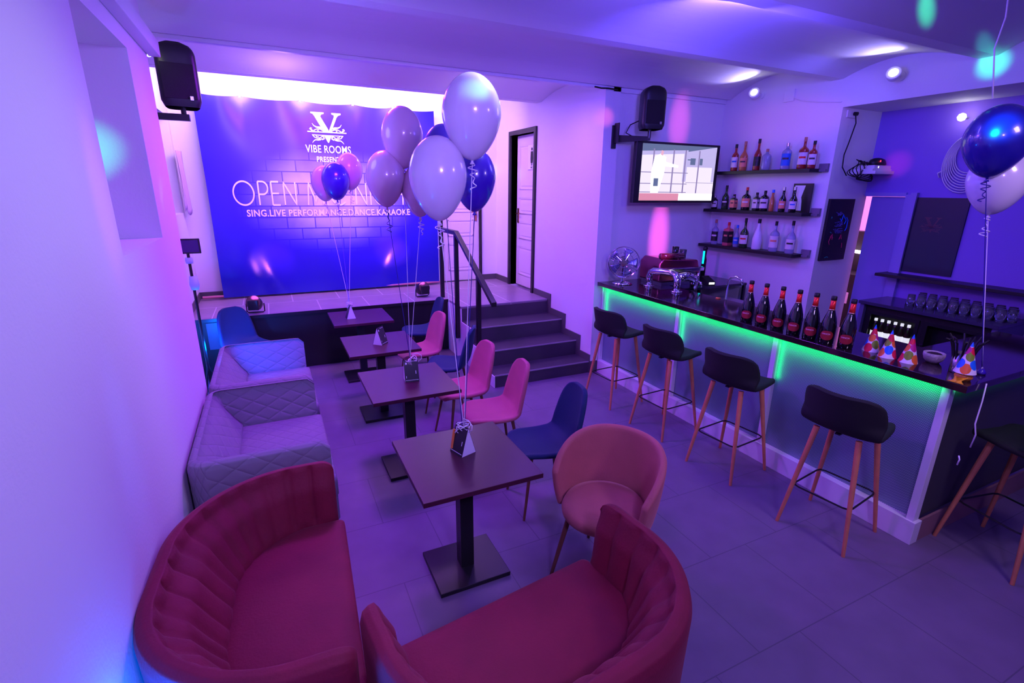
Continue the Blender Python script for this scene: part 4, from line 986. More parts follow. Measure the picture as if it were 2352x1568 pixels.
# card stands ----------------------------------------------------------
def card_stand(loc, rz, label, ribbons):
    t = thing('table_card_stand', label, 'card stand', loc, rz, 'triangular card stands on the tables')
    w_, d_, h_ = 0.055, 0.05, 0.165   # half width along x, half depth along y
    b = MB(); b.prism([(-w_, -d_, 0.001), (-w_, d_, 0.001), (-w_, 0, h_)], (0.0025, 0, 0)); b.prism([(w_-0.0025, -d_, 0.001), (w_-0.0025, d_, 0.001), (w_-0.0025, 0, h_)], (0.0025, 0, 0))
    b.build('side_card', 'card', t)
    b = MB(); b.add([(-w_, -d_-0.001, 0), (w_, -d_-0.001, 0), (w_, -0.001, h_+0.002), (-w_, -0.001, h_+0.002)], [(0, 1, 2, 3)]); b.add([(w_, d_+0.001, 0), (-w_, d_+0.001, 0), (-w_, 0.001, h_+0.002), (w_, 0.001, h_+0.002)], [(0, 1, 2, 3)])
    b.build('printed_card', 'cardblack', t, solid=0.0015)
    b = MB(); S_ = sqrt(d_**2+h_**2)
    def pr(x0, x1, q0, q1): # patch on the -y face
        P = lambda x, q: (x, -d_-0.003+d_*q, h_*q+0.001); b.add([P(x0, q0), P(x1, q0), P(x1, q1), P(x0, q1)], [(0, 1, 2, 3)])
    pr(-0.045, -0.030, 0.80, 0.90); pr(-0.05, 0.05, 0.07, 0.09); pr(0.030, 0.036, 0.35, 0.50); pr(-0.045, -0.041, 0.18, 0.28); pr(-0.01, 0.045, 0.93, 0.95)
    b.build('card_print', 'card', t, fix=False)
    if ribbons:
        b = MB(); random.seed(int(loc[1]*10))
        for k in range(4):
            a0 = random.uniform(0, 6); pts = []
            for i in range(22):
                q = i/21; pts.append((0.03*cos(a0+q*5)*(1-0.3*q)+0.01*k-0.01, 0.03*sin(a0+q*7), h_-0.01+0.045*sin(q*pi)*(0.6+0.2*k)-0.04*q))
            b.tube(pts, 0.0028, 5)
        pts = [(w_+0.002, 0, h_-0.02), (w_+0.03, 0, h_), (w_+0.032, 0, h_+0.03), (w_, 0, h_+0.05), (0.01, 0, h_+0.045)]
        b.tube(pts, 0.003, 5); b.build('ribbon_bow', 'ribbon', t, smooth=True)
    return t
cs1 = card_stand((0.862, 2.44, 0.75), R(-72), 'black and grey card stand tied with curly ribbons on the nearest table', True)
b = MB(); b.tube([(-0.045, -0.045, 0.02), (-0.05, -0.02, 0.13)], 0.008, 8); b.build('orange_tube', 'orange', cs1)
card_stand((0.880, 3.68, 0.75), R(-6), 'black printed card stand with a loop of ribbon on the second table', True)
card_stand((0.850, 4.75, 0.75), R(48), 'plain black and white card stand without ribbon on the third table', False)
card_stand((0.735, 5.91, 0.75), R(92), 'small card stand with silver ribbon on the table by the stage', True)

# ================================================================== BOTTLE SHELVES
M['liq_amber'] = mat('amber_spirit', (0.35, 0.05, 0.01), 0.08, spec=0.7, coat=0.4); M['liq_red'] = mat('red_brown_spirit', (0.30, 0.02, 0.015), 0.08, spec=0.7, coat=0.4)
M['liq_clear'] = mat('clear_spirit_glass', (0.55, 0.60, 0.85), 0.05, trans=0.6, coat=0.4); M['liq_black'] = mat('dark_spirit_glass', (0.008, 0.006, 0.008), 0.08, spec=0.7, coat=0.4)
M['liq_gold'] = mat('golden_liqueur', (0.50, 0.15, 0.05), 0.15, coat=0.4); M['liq_white'] = mat('white_coconut_bottle', (0.80, 0.74, 0.85), 0.35)
M['liq_green'] = mat('green_spirit_glass', (0.02, 0.05, 0.02), 0.08, coat=0.4); M['liq_pink'] = mat('rose_spirit', (0.65, 0.12, 0.14), 0.1, coat=0.4)
M['lab_w'] = mat('cream_label', (0.75, 0.66, 0.66), 0.6); M['lab_b'] = mat('blue_label', (0.02, 0.14, 0.60), 0.5); M['lab_d'] = mat('black_label', (0.01, 0.01, 0.015), 0.4); M['lab_o'] = mat('orange_label', (0.8, 0.25, 0.15), 0.5)
M['cap_k'] = M['black']; M['cap_r'] = mat('red_cap', (0.7, 0.02, 0.02), 0.4); M['cap_b'] = mat('blue_cap', (0.03, 0.2, 0.8), 0.3); M['cap_t'] = mat('tan_cork', (0.45, 0.18, 0.12), 0.6); M['cap_s'] = M['steel']
M['ink'] = mat('label_ink', (0.05, 0.02, 0.04), 0.5)
def bottle(y, z, h_, wd, body, lab, cap, shape, label, group, lab2=None, x=5.13):
    t = thing('spirit_bottle', label, 'bottle', (x, y, z), 0, group); r = wd/2*0.86
    sh = {'round': (0.58, 0.70, 0.26), 'tall': (0.50, 0.66, 0.28), 'short': (0.66, 0.78, 0.30), 'square': (0.68, 0.76, 0.28), 'cone': (0.35, 0.72, 0.30)}[shape]
    rn = max(0.013, r*sh[2]); n_ = 4 if shape == 'square' else 24
    T = Matrix.Rotation(R(45), 4, 'Z') if shape == 'square' else None
    rr = r*1.18 if shape == 'square' else r
    if shape == 'cone': pr = [(0, 0.002), (rr*0.9, 0), (rr, 0.01), (rr, h_*sh[0]), (rr*0.72, h_*0.55), (rn*1.2, h_*sh[1]), (rn, h_*0.88)]
    else: pr = [(0, 0.002), (rr*0.92, 0), (rr, 0.008), (rr, h_*sh[0]), (rr*0.86, h_*(sh[0]+0.05)), (rn*1.25, h_*sh[1]), (rn, h_*(sh[1]+0.04)), (rn, h_*0.9)]
    if shape == 'square':
        pr2 = pr[:5]; b = MB(); b.lathe(pr2, n=4, T=T); b.lathe([(rr*0.62, h_*(sh[0]+0.05)), (rn*1.25, h_*sh[1]), (rn, h_*0.9)], n=16); b.build('body', body, t, bevel=0.006)
    else: b = MB(); b.lathe(pr, n=n_); b.build('body', body, t, smooth=True)
    b = MB(); b.lathe([(rn*1.15, h_*0.86), (rn*1.15, h_), (0, h_)], n=14); b.build('cap', cap, t, bevel=0.002)
    if lab:
        lz0, lz1 = h_*0.14, h_*(sh[0]-0.06)
        if shape == 'square':
            k = rr*0.7071+0.0012; b = MB(); b.box(-k, k, -k, k, lz0, lz1); b.build('label', lab, t)
            b = MB(); b.box(-k-0.0008, -k, -k*0.6, k*0.6, lz0+(lz1-lz0)*0.55, lz0+(lz1-lz0)*0.7)
            b.box(-k*0.6, k*0.6, -k-0.0008, -k, lz0+(lz1-lz0)*0.55, lz0+(lz1-lz0)*0.7); b.build('label_stripe', lab2 or 'ink', t)
        else:
            def lp(u, v, a_=0.0): a = R(205)+(u-0.5)*2.3; return ((r+0.0012+a_)*cos(a), (r+0.0012+a_)*sin(a), lz0+(lz1-lz0)*v)
            b = MB(); b.grid(lp, 16, 2); b.build('label', lab, t, smooth=True, fix=False)
            b = MB(); b.grid(lambda u, v: lp(0.2+0.6*u, 0.5+0.17*v, 0.0008), 12, 2); b.build('label_stripe', lab2 or 'ink', t, smooth=True, fix=False)
    return t
top_, mid_, low_ = 2.447, 2.003, 1.567
SG = ['spirit bottles on the top shelf', 'spirit bottles on the middle shelf', 'spirit bottles on the lowest shelf']
for a in [
 (4.575, .305, .089, 'liq_red', 'lab_w', 'cap_k', 'round', 'amber bottle with white and blue label at the left end of the top shelf', 'lab_b'),
 (4.449, .327, .098, 'liq_gold', 'lab_o', 'cap_t', 'tall', 'golden bottle with orange label second from left on the top shelf', None),
 (4.261, .340, .090, 'liq_red', 'lab_d', 'cap_k', 'tall', 'tall brown bottle with dark label left of the low clear bottle on the top shelf', None),
 (4.140, .226, .108, 'liq_clear', None, 'cap_t', 'short', 'short clear bottle with cork stopper on the top shelf', None),
 (3.894, .271, .110, 'liq_clear', 'lab_b', 'cap_s', 'short', 'clear bottle with blue label standing alone on the top shelf', None),
 (3.700, .313, .110, 'liq_red', 'lab_w', 'cap_t', 'round', 'big red brown bottle with pale label right on the top shelf', 'cap_r'),
 (3.593, .270, .090, 'liq_red', 'lab_w', 'cap_k', 'round', 'smaller red brown bottle at the right end of the top shelf', None)]:
    bottle(a[0], top_, a[1], a[2], a[3], a[4], a[5], a[6], a[7], SG[0], a[8])
for a in [
 (4.805, .160, .085, 'liq_black', 'lab_w', 'cap_s', 'short', 'little dark bottle half behind the television on the middle shelf', None),
 (4.639, .284, .092, 'liq_green', 'lab_d', 'cap_k', 'tall', 'dark green bottle at the left of the middle shelf beside the television', 'lab_w'),
 (4.510, .180, .085, 'liq_black', 'lab_o', 'cap_k', 'square', 'small black square bottle with reddish print on the middle shelf', None),
 (4.334, .262, .112, 'liq_black', 'lab_o', 'cap_r', 'round', 'dark round bottle with cream and orange label and red cap on the middle shelf', 'lab_w'),
 (4.190, .204, .080, 'liq_black', 'lab_w', 'cap_k', 'square', 'small dark bottle with square cream label in the middle of the middle shelf', None),
 (4.085, .225, .105, 'liq_black', 'lab_w', 'cap_k', 'short', 'broad round dark bottle with grey label on the middle shelf', None),
 (3.985, .235, .060, 'liq_gold', None, 'cap_b', 'tall', 'slim bottle with blue neck on the middle shelf', None),
 (3.854, .262, .080, 'liq_black', 'lab_o', 'cap_s', 'tall', 'dark bottle with pale orange label left of the framed mirror', 'lab_w'),
 (3.696, .265, .085, 'liq_black', 'lab_w', 'cap_s', 'tall', 'dark bottle with oval pale label in front of the framed mirror', 'lab_b')]:
    bottle(a[0], mid_, a[1], a[2], a[3], a[4], a[5], a[6], a[7], SG[1], a[8], x=5.09 if a[0] == 3.696 else 5.13)
for a in [
 (4.736, .309, .100, 'liq_clear', 'lab_d', 'cap_t', 'round', 'clear bottle with dark label at the left end of the lowest shelf', 'lab_w'),
 (4.531, .286, .115, 'liq_pink', 'lab_d', 'cap_r', 'square', 'square red brown bottle with red cap on the lowest shelf', 'lab_o'),
 (4.400, .260, .078, 'liq_clear', 'lab_b', 'cap_b', 'tall', 'slim bottle with blue and white label on the lowest shelf', 'lab_w'),
 (4.290, .346, .110, 'liq_green', 'lab_w', 'cap_k', 'tall', 'tall dark green bottle with cream label on the lowest shelf', 'cap_r'),
 (4.104, .347, .122, 'liq_white', None, 'cap_k', 'cone', 'white opaque bottle in the middle of the lowest shelf', None),
 (3.881, .334, .112, 'liq_clear', 'lab_w', 'cap_k', 'round', 'clear shouldered bottle with white label on the lowest shelf', 'lab_o'),
 (3.677, .350, .110, 'liq_clear', 'lab_w', 'cap_k', 'tall', 'clear bottle with black and white label at the right end of the lowest shelf', 'lab_d')]:
    bottle(a[0], low_, a[1], a[2], a[3], a[4], a[5], a[6], a[7], SG[2], a[8])
for z, y0_, y1_, lb in ((top_, 3.55, 4.84, 'black wall shelf, topmost of the three bottle shelves'), (mid_, 3.55, 4.90, 'black wall shelf in the middle of the three'), (low_, 3.58, 4.92, 'black wall shelf, lowest of the three bottle shelves')):
    t = thing('wall_shelf', lb, 'shelf', (XR, 0, z), 0, 'black bottle shelves')
    b = MB(); b.box(-0.20, 0, y0_, y1_, -0.035, 0); b.build('board', 'blackplastic', t, bevel=0.002)
    b = MB(); b.box(-0.03, 0, y0_-0.075, y0_+0.02, -0.03, 0.05); b.box(-0.05, -0.02, y0_-0.07, y0_, -0.03, -0.005); b.build('power_strip', mat('grey_plastic', (0.18, 0.15, 0.2), 0.5) if 'grey_plastic' not in bpy.data.materials else bpy.data.materials['grey_plastic'], t)
mr = thing('framed_mirror', 'black framed picture leaning on the middle shelf behind a bottle', 'picture frame', (5.19, 3.685, mid_))
b = MB(); b.box(0.0, 0.015, -0.11, 0.11, 0.0, 0.30); b.build('frame', 'blackplastic', mr)
b = MB(); b.add([(-0.001, 0.10, 0.02), (-0.001, -0.02, 0.02), (-0.001, -0.01, 0.12), (-0.001, 0.0, 0.16), (-0.001, -0.03, 0.28), (-0.001, 0.09, 0.28), (-0.001, 0.07, 0.15)], [tuple(range(7))]); b.build('picture', mat('white_print', (0.85, 0.9, 0.85), 0.3), mr, fix=False)

# ================================================================== CHALKBOARD, PROJECTOR SHELF
cbd = thing('chalkboard', 'narrow black chalkboard with coloured scribbles beside the doorway opening', 'chalkboard', (5.50, 3.438, 1.83))
b = MB(); b.box(-0.205, 0.205, -0.015, 0.012, -0.32, 0.32); b.build('board', mat('blackboard', (0.008, 0.008, 0.010), 0.5), cbd, bevel=0.002)
def scrib(name, m, segs):
    b = MB()
    for s_ in segs: b.tube([(p[0], -0.017, p[1]) for p in s_], 0.004, 5)
    b.build(name, m, cbd)
sc_ = lambda cx, cz, w_, h_, n_, seed: [[(cx+w_*(random.random()-0.5), cz+h_*(random.random()-0.5)) for _ in range(4)] for _ in range(n_)]
random.seed(3)
scrib('blue_chalk', mat('blue_chalk', (0.02, 0.16, 0.9), 0.8), [[(0.0, 0.12), (0.03, 0.09), (0.05, 0.16), (0.08, 0.12)], [(0.07, 0.14), (0.11, 0.10), (0.09, 0.06)], [(0.11, 0.13), (0.14, 0.10), (0.14, 0.02), (0.12, -0.01)]])
scrib('red_chalk', mat('red_chalk', (0.6, 0.02, 0.12), 0.8), [[(-0.09, -0.05), (-0.12, -0.12), (-0.10, -0.15)], [(-0.11, -0.07), (-0.06, -0.08)], [(-0.08, -0.04), (-0.07, -0.10)], [(0.05, -0.10), (0.07, -0.05), (0.09, -0.10), (0.06, -0.08)], [(0.11, -0.14), (0.12, -0.19)]])
scrib('violet_chalk', mat('violet_chalk', (0.10, 0.08, 0.35), 0.8), sc_(-0.02, 0.17, 0.12, 0.04, 4, 1)+sc_(-0.01, 0.06, 0.16, 0.06, 5, 2)+sc_(0.0, -0.01, 0.18, 0.05, 5, 2))
scrib('teal_chalk', mat('teal_chalk', (0.02, 0.30, 0.28), 0.8), [[(-0.14, 0.14), (-0.14, 0.12)], [(-0.14, -0.29), (-0.10, -0.28), (-0.08, -0.29)], [(-0.12, -0.02), (-0.10, -0.03)]])
pj = thing('media_box', 'white slim media box on a little wall shelf above the chalkboard', 'media box', (5.78, 3.33, 2.45))
b = MB(); b.box(-0.16, 0.14, -0.08, 0.08, 0.0, 0.035); b.build('case', 'white', pj, bevel=0.004)
b = MB(); b.box(-0.10, -0.09, -0.082, -0.08, 0.01, 0.025); b.build('status_light', emi('white_led', (1, 1, 1), 3), pj)
psf = thing('small_wall_shelf', 'small white shelf fixed beside the recess opening', 'shelf', (5.74, 3.33, 2.45))
b = MB(); b.box(-0.16, 0.20, -0.12, 0.115, -0.05, -0.02); b.build('board', 'white', psf); b = MB(); b.box(-0.16, 0.16, -0.09, 0.1, -0.02, 0.0); b.build('spacer', 'white', psf)
cbx = thing('power_adapter', 'black power box with a red light on the media box', 'adapter', (5.82, 3.35, 2.486))
b = MB(); b.lathe([(0.09, 0), (0.10, 0.02), (0.08, 0.06), (0.04, 0.075), (0, 0.08)], n=20, sx=1.1, sy=0.7); b.build('case', 'blackplastic', cbx, smooth=True)
b = MB(); b.box(-0.06, -0.05, -0.065, -0.06, 0.035, 0.05); b.build('red_light', 'red_led' if False else bpy.data.materials['red_led'], cbx)
b = MB(); random.seed(11)
for k in range(7):
    c0 = Vector((5.50+0.03*k, 3.37, 2.47)); pts = []
    for i in range(30):
        q = i/29; a = q*2*pi*1.3+k; pts.append((c0.x+0.10*cos(a)+0.05*sin(3*a+k), c0.y-0.03+0.02*sin(a*2), c0.z-0.02+0.085*sin(a)-0.02*k*0.3))
    b.tube(pts, 0.0045, 5)
b.tube([(5.43, 3.43, 2.98), (5.42, 3.40, 2.88), (5.40, 3.42, 2.70), (5.36, 3.42, 2.58), (5.34, 3.40, 2.46), (5.40, 3.38, 2.38)], 0.006, 6)
tag(b.build('cable_tangle', 'black'), 'black tangle of cables hanging beside the media box', 'cables')
sk = thing('wall_socket', 'white socket with a black plug under the beam', 'socket', (5.42, 3.45, 3.0-0.03))
b = MB(); b.box(-0.10, 0.06, -0.014, 0, -0.04, 0.03); b.build('plate', 'white', sk, bevel=0.004); b = MB(); b.lathe([(0.018, -0.014), (0.016, -0.04), (0, -0.04)], T=Matrix.Rotation(R(-90), 4, 'X'), n=12); 
b = MB(); b.tube([(0.0, -0.014, 0), (0.0, -0.05, -0.005)], 0.018, 10); b.build('plug', 'black', sk)

# ================================================================== RECESS WALL, BACK COUNTER
ps = thing('logo_poster', 'dark poster with a faint copper V emblem on the recess wall', 'poster', (XR2, 2.755, 1.81))
b = MB(); b.box(-0.02, 0, -0.26, 0.26, -0.365, 0.365); b.build('board', mat('dark_poster', (0.006, 0.010, 0.03), 0.35), ps)
b = MB(); M['copper_ink'] = mat('copper_ink', (0.10, 0.035, 0.05), 0.5)
emblem(0.0, 0.05, 0.13, lambda pts: b.add([(-0.0205, -p[0], p[1]) for p in pts], [tuple(range(len(pts)))])); b.build('emblem_print', 'copper_ink', ps, fix=False)
hs = thing('wall_ledge', 'long black ledge on the recess wall above the glasses', 'ledge', (XR2, 0, 1.415))
b = MB(); b.box(-0.22, 0, 1.0, 3.06, -0.03, 0.0); b.build('board', 'blackplastic', hs, bevel=0.002)
bc = thing('back_counter', 'dark back counter with a glass shelf for upturned glasses behind the bar', 'counter')
b = MB(); b.box(5.36, 5.885, 1.85, 2.98, 1.135, 1.165); b.build('top', mat('dark_violet_top', (0.05, 0.04, 0.09), 0.15), bc)
b = MB(); b.box(5.38, 5.885, 1.86, 2.97, 0.0, 0.05); b.box(5.38, 5.885, 1.86, 1.90, 0.05, 1.135); b.box(5.38, 5.885, 2.93, 2.97, 0.05, 1.135); b.build('carcass', mat('dark_violet_side', (0.10, 0.08, 0.22), 0.5), bc)
fg = thing('bottle_fridge', 'black under-counter fridge with glass doors and lit bottles inside', 'fridge', (5.42, 0, 0.05))
b = MB(); b.box(0.10, 0.44, 1.905, 2.925, 0.0, 1.07); b.box(0.0, 0.10, 1.905, 1.93, 0, 1.07); b.box(0.0, 0.10, 2.90, 2.925, 0, 1.07); b.box(0.0, 0.10, 1.93, 2.90, 0.0, 0.06); b.box(0.0, 0.10, 1.93, 2.90, 1.02, 1.07); b.box(0, 0.10, 2.40, 2.43, 0.06, 1.02)
b.build('cabinet', 'black', fg)
for y0_, y1_ in ((1.935, 2.395), (2.435, 2.895)):
    b = MB()
    for (a0, a1, c0, c1) in ((y0_, y1_, 0.06, 0.10), (y0_, y1_, 0.99, 1.02), (y0_, y0_+0.03, 0.10, 0.99), (y1_-0.03, y1_, 0.10, 0.99)): b.box(-0.012, 0.0, a0, a1, c0, c1)
    o = b.build('door', 'blackmetal', fg)
    b = MB(); b.box(-0.03, -0.013, y1_-0.02, y1_-0.008, 0.25, 0.80); b.build('handle', 'chrome', o)
M['beer'] = mat('brown_beer_glass', (0.03, 0.015, 0.01), 0.1)
b0 = None
for i, (yy, zz) in enumerate([(2.84, 0.72), (2.78, 0.72), (2.72, 0.72), (2.66, 0.72), (2.60, 0.72), (2.54, 0.72)]):
    if b0 is None:
        b0 = thing('beer_bottle', '', 'bottle'); q = MB(); q.lathe([(0, 0), (0.027, 0), (0.028, 0.01), (0.028, 0.12), (0.014, 0.17), (0.012, 0.22), (0, 0.22)], n=16); q.build('body', 'beer', b0, smooth=True)
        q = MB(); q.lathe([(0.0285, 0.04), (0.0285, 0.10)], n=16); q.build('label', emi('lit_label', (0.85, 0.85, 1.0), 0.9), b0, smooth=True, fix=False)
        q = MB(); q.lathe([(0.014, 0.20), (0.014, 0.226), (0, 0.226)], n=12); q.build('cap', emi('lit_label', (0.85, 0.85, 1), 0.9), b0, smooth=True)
    t = b0 if i == 0 else dup(b0)
    t.location = (5.475, yy, 0.05+zz); t['label'] = 'white labelled beer bottle in the row inside the fridge'; t['group'] = 'beer bottles in the fridge'
b = MB(); b.box(5.44, 5.515, 2.44, 2.89, 0.755, 0.768); tag(b.build('fridge_rack', 'chrome'), 'thin chrome rack inside the fridge under the beer bottles', 'rack')
# upturned glasses on the back counter
M['tumbler'] = mat('clear_tumbler_glass', (0.85, 0.85, 1.0), 0.03, trans=0.92, coat=0.3)
g0 = None; k = 0
for row in range(3):
    for i in range(9):
        yy = 2.62-i*0.086-(0.04 if row == 1 else 0); xx = 5.56+row*0.10
        if g0 is None:
            g0 = MB().lathe([(0.036, 0), (0.038, 0.0), (0.030, 0.11), (0.0, 0.11), (0.0, 0.104), (0.027, 0.104), (0.035, 0.002)], n=18).build('drinking_glass', 'tumbler', smooth=True); o = g0
        else: o = g0.copy(); COL.objects.link(o)
        o.location = (xx, yy, 1.166); tag(o, 'clear tumbler upside down on the back counter', 'glass', 'glasses on the back counter')

# things behind the bar on the alcove side -------------------------------------
fan = thing('desk_fan', 'round chrome wire desk fan at the wall end of the bar', 'fan', (3.69, 4.70, CT), R(-38)); fan.scale = (1.14, 1.14, 1.14)
b = MB(); b.lathe([(0.0, 0), (0.10, 0), (0.105, 0.008), (0.06, 0.02), (0.02, 0.03), (0.015, 0.06)], n=28); b.build('base', 'chrome', fan, smooth=True)
FC = Vector((0, -0.03, 0.225)); b = MB()
for (rr, dy) in ((0.155, 0.0), (0.155, 0.03), (0.10, -0.035), (0.05, -0.045)):
    b.tube([(FC.x+rr*cos(2*pi*i/40), FC.y+dy, FC.z+rr*sin(2*pi*i/40)) for i in range(41)], 0.004 if rr > 0.12 else 0.002, 6, cap=False)
for i in range(36):
    a = 2*pi*i/36; b.tube([(FC.x+0.155*cos(a), FC.y, FC.z+0.155*sin(a)), (FC.x+0.10*cos(a), FC.y-0.035, FC.z+0.10*sin(a)), (FC.x+0.03*cos(a), FC.y-0.048, FC.z+0.03*sin(a))], 0.0012, 4)
b.build('wire_guard', 'chrome', fan)
b = MB(); b.tube([(0, 0.02, 0.06), (0, 0.05, 0.225)], 0.012, 8); b.tube([(0, 0.02, 0.225), (0, 0.14, 0.225)], 0.045, 14); b.build('motor', 'blackplastic', fan, smooth=False)
for i in range(5):
    def blade(u, v, i=i):
        a = 2*pi*i/5+(u-0.5)*0.75*(0.5+0.5*v); rr = 0.03+0.11*v; return (FC.x+rr*cos(a), FC.y+0.0+0.02*(u-0.5), FC.z+rr*sin(a))
    MB().grid(blade, 6, 6).build('blade', mat('blue_metal_blade', (0.30, 0.35, 0.6), 0.25, 0.8) if i == 0 else bpy.data.materials['blue_metal_blade'], fan, smooth=True, solid=0.002, fix=False)
b = MB(); b.lathe([(0.032, -0.05), (0.03, -0.056), (0, -0.058)], T=Matrix.Translation((FC.x, FC.y, FC.z)) @ Matrix.Rotation(R(90), 4, 'X') @ Matrix.Rotation(R(180), 4, 'X'), n=20)
b = MB(); b.tube([(FC.x, FC.y-0.044, FC.z), (FC.x, FC.y-0.056, FC.z)], 0.032, 20); b.build('hub_badge', 'chrome', fan)

# chrome beer tap bridge
tp = thing('beer_tap', 'polished chrome bridge shaped beer tower on the bar', 'beer tap', (3.94, 4.10, CT), R(6))
b = MB()
b.tube([(-0.02, 0.36, 0.0), (-0.02, 0.36, 0.12), (-0.02, 0.34, 0.165), (-0.02, 0.30, 0.185), (-0.02, 0.05, 0.20), (-0.02, -0.01, 0.18), (-0.02, -0.04, 0.13), (-0.02, -0.045, 0.0)], 0.038, 16)
b.build('bridge_pipe', 'chrome', tp, smooth=True)
b = MB(); b.tube([(0.0, -0.02, 0.15), (0.12, -0.03, 0.16), (0.24, -0.03, 0.14), (0.27, -0.03, 0.08), (0.27, -0.03, 0.0)], 0.045, 16, rs=[0.045, 0.05, 0.05, 0.045, 0.04]); b.build('side_arm', 'chrome', tp, smooth=True)
b = MB(); b.lathe([(0.06, 0), (0.06, 0.012), (0.045, 0.015)], c=(-0.02, 0.36, 0), n=20); b.build('foot_flange', 'chrome', tp, smooth=True); b = MB(); b.lathe([(0.06, 0), (0.06, 0.012), (0.045, 0.015)], c=(-0.02, -0.045, 0), n=20); b.build('foot_flange', 'chrome', tp, smooth=True)
b = MB(); b.tube([(0.27, -0.07, 0.10), (0.27, -0.12, 0.09), (0.27, -0.13, 0.04)], 0.012, 8); b.tube([(0.27, -0.07, 0.12), (0.27, -0.08, 0.19)], 0.010, 8); b.build('spigot', 'chrome', tp, smooth=True)
# espresso machine behind
em = thing('coffee_machine', 'maroon and chrome coffee machine with cups on top behind the beer tower', 'coffee machine', (4.30, 4.60, CT), R(-4))
b = MB(); b.prism([(-0.30, -0.20, 0.04), (0.30, -0.20, 0.04), (0.30, -0.20, 0.12), (0.25, -0.20, 0.28), (-0.25, -0.20, 0.31), (-0.30, -0.20, 0.25)], (0, 0.38, 0)); b.build('body', mat('maroon_panel', (0.50, 0.10, 0.20), 0.16, 0.95), em, bevel=0.02)
b = MB(); b.box(-0.30, 0.32, -0.24, -0.19, 0.15, 0.20); b.build('front_rail', 'chrome', em, bevel=0.01)
b = MB(); b.tube([(-0.28, -0.17, 0.335), (0.02, -0.19, 0.335)], 0.035, 14); b.build('top_roll', mat('maroon_gloss', (0.12, 0.01, 0.03), 0.12, coat=0.6), em, smooth=True)
b = MB(); b.box(-0.28, 0.28, -0.23, 0.15, 0.0, 0.04); b.build('drip_tray', 'steel', em)
b = MB(); b.tube([(-0.10, -0.20, 0.16), (-0.10, -0.34, 0.15)], 0.014, 8); b.tube([(0.12, -0.20, 0.16), (0.12, -0.34, 0.15)], 0.014, 8); b.build('portafilter', 'blackplastic', em)
for (x_, y_, hh, rr, lb, m_) in ((4.30, 4.50, 0.13, 0.042, 'dark glass tumbler standing on the coffee machine', 'darkglass'), (4.44, 4.52, 0.10, 0.045, 'clear glass tumbler standing on the coffee machine', 'tumbler')):
    tag(MB().lathe([(0, 0), (rr*0.85, 0), (rr, hh), (rr*0.92, hh), (rr*0.78, 0.008), (0, 0.008)], n=20).build('tumbler', m_, smooth=True, loc=(x_, y_+0.03, 1.455 if rr < 0.043 else 1.445)), lb, 'glass')
# black bottle rack table behind bar (low steel table)
ltb = thing('side_table', 'dark steel work table in the alcove behind the bar', 'table', (4.75, 4.55, 0))
b = MB(); b.box(-0.59, 0.40, -0.38, 0.36, 1.13, 1.157); b.build('top', mat('dark_glass_top', (0.02, 0.02, 0.03), 0.15), ltb)
for sx_ in (-0.57, 0.38):
    for sy_ in (-0.36, 0.34): MB().box(sx_-0.015, sx_+0.015, sy_-0.015, sy_+0.015, 0, 1.13).build('leg', 'blackmetal', ltb)
pm = thing('payment_terminal', 'black card terminal with a lit white screen on the work table', 'card terminal', (4.62, 4.28, 1.158), R(-15))
b = MB(); b.prism([(-0.05, -0.08, 0), (-0.05, 0.08, 0), (-0.05, 0.08, 0.09), (-0.05, -0.08, 0.04)], (0.10, 0, 0)); b.build('case', 'blackplastic', pm, bevel=0.006)
b = MB(); b.add([(-0.035, -0.082, 0.012), (0.035, -0.082, 0.012), (0.035, -0.082, 0.036), (-0.035, -0.082, 0.036)], [(0, 1, 2, 3)]); b.build('screen', emi('white_screen', (0.9, 0.95, 1), 2), pm, fix=False)
bg = thing('blender_stick', 'black hanging bottle with a glowing cyan side below the lowest shelf', 'bottle', (4.98, 4.72, 1.158))
b = MB(); b.lathe([(0.03, 0), (0.03, 0.22), (0.02, 0.26), (0.024, 0.34), (0.03, 0.36), (0.02, 0.385), (0.006, 0.39), (0.006, 0.395)], n=16); b.build('body', 'blackplastic', bg, smooth=True)
b = MB(); b.box(-0.034, -0.02, -0.02, 0.0, 0.17, 0.33); b.build('cyan_light', emi('cyan_glow', (0.0, 0.8, 1.0), 1.5), bg)
tpm = thing('chrome_faucet', 'curved chrome faucet behind the bar next to the tap tower', 'faucet', (4.40, 3.80, 1.06))
b = MB(); b.tube([(0, 0.0, 0.0), (0, 0.0, 0.22), (0, -0.03, 0.27), (0, -0.10, 0.29), (0, -0.17, 0.27), (0, -0.19, 0.22)], 0.012, 10); b.build('spout', 'chrome', tpm, smooth=True)
b = MB(); b.box(-0.25, 0.25, -0.35, 0.25, -0.03, 0.0); b.build('sink_deck', 'steel', tpm); b = MB(); b.box(-0.24, 0.24, -0.34, 0.24, -1.06, -0.03); b.build('cabinet_side', 'blackmetal', tpm)
bld = MB(); bld.lathe([(0, 0), (0.024, 0), (0.024, 0.01), (0, 0.012)], n=14); tag(bld.build('orange_cap', 'orange', smooth=True, loc=(4.08, 3.62, CT)), 'small orange round cap lying on the bar near the faucet', 'cap')

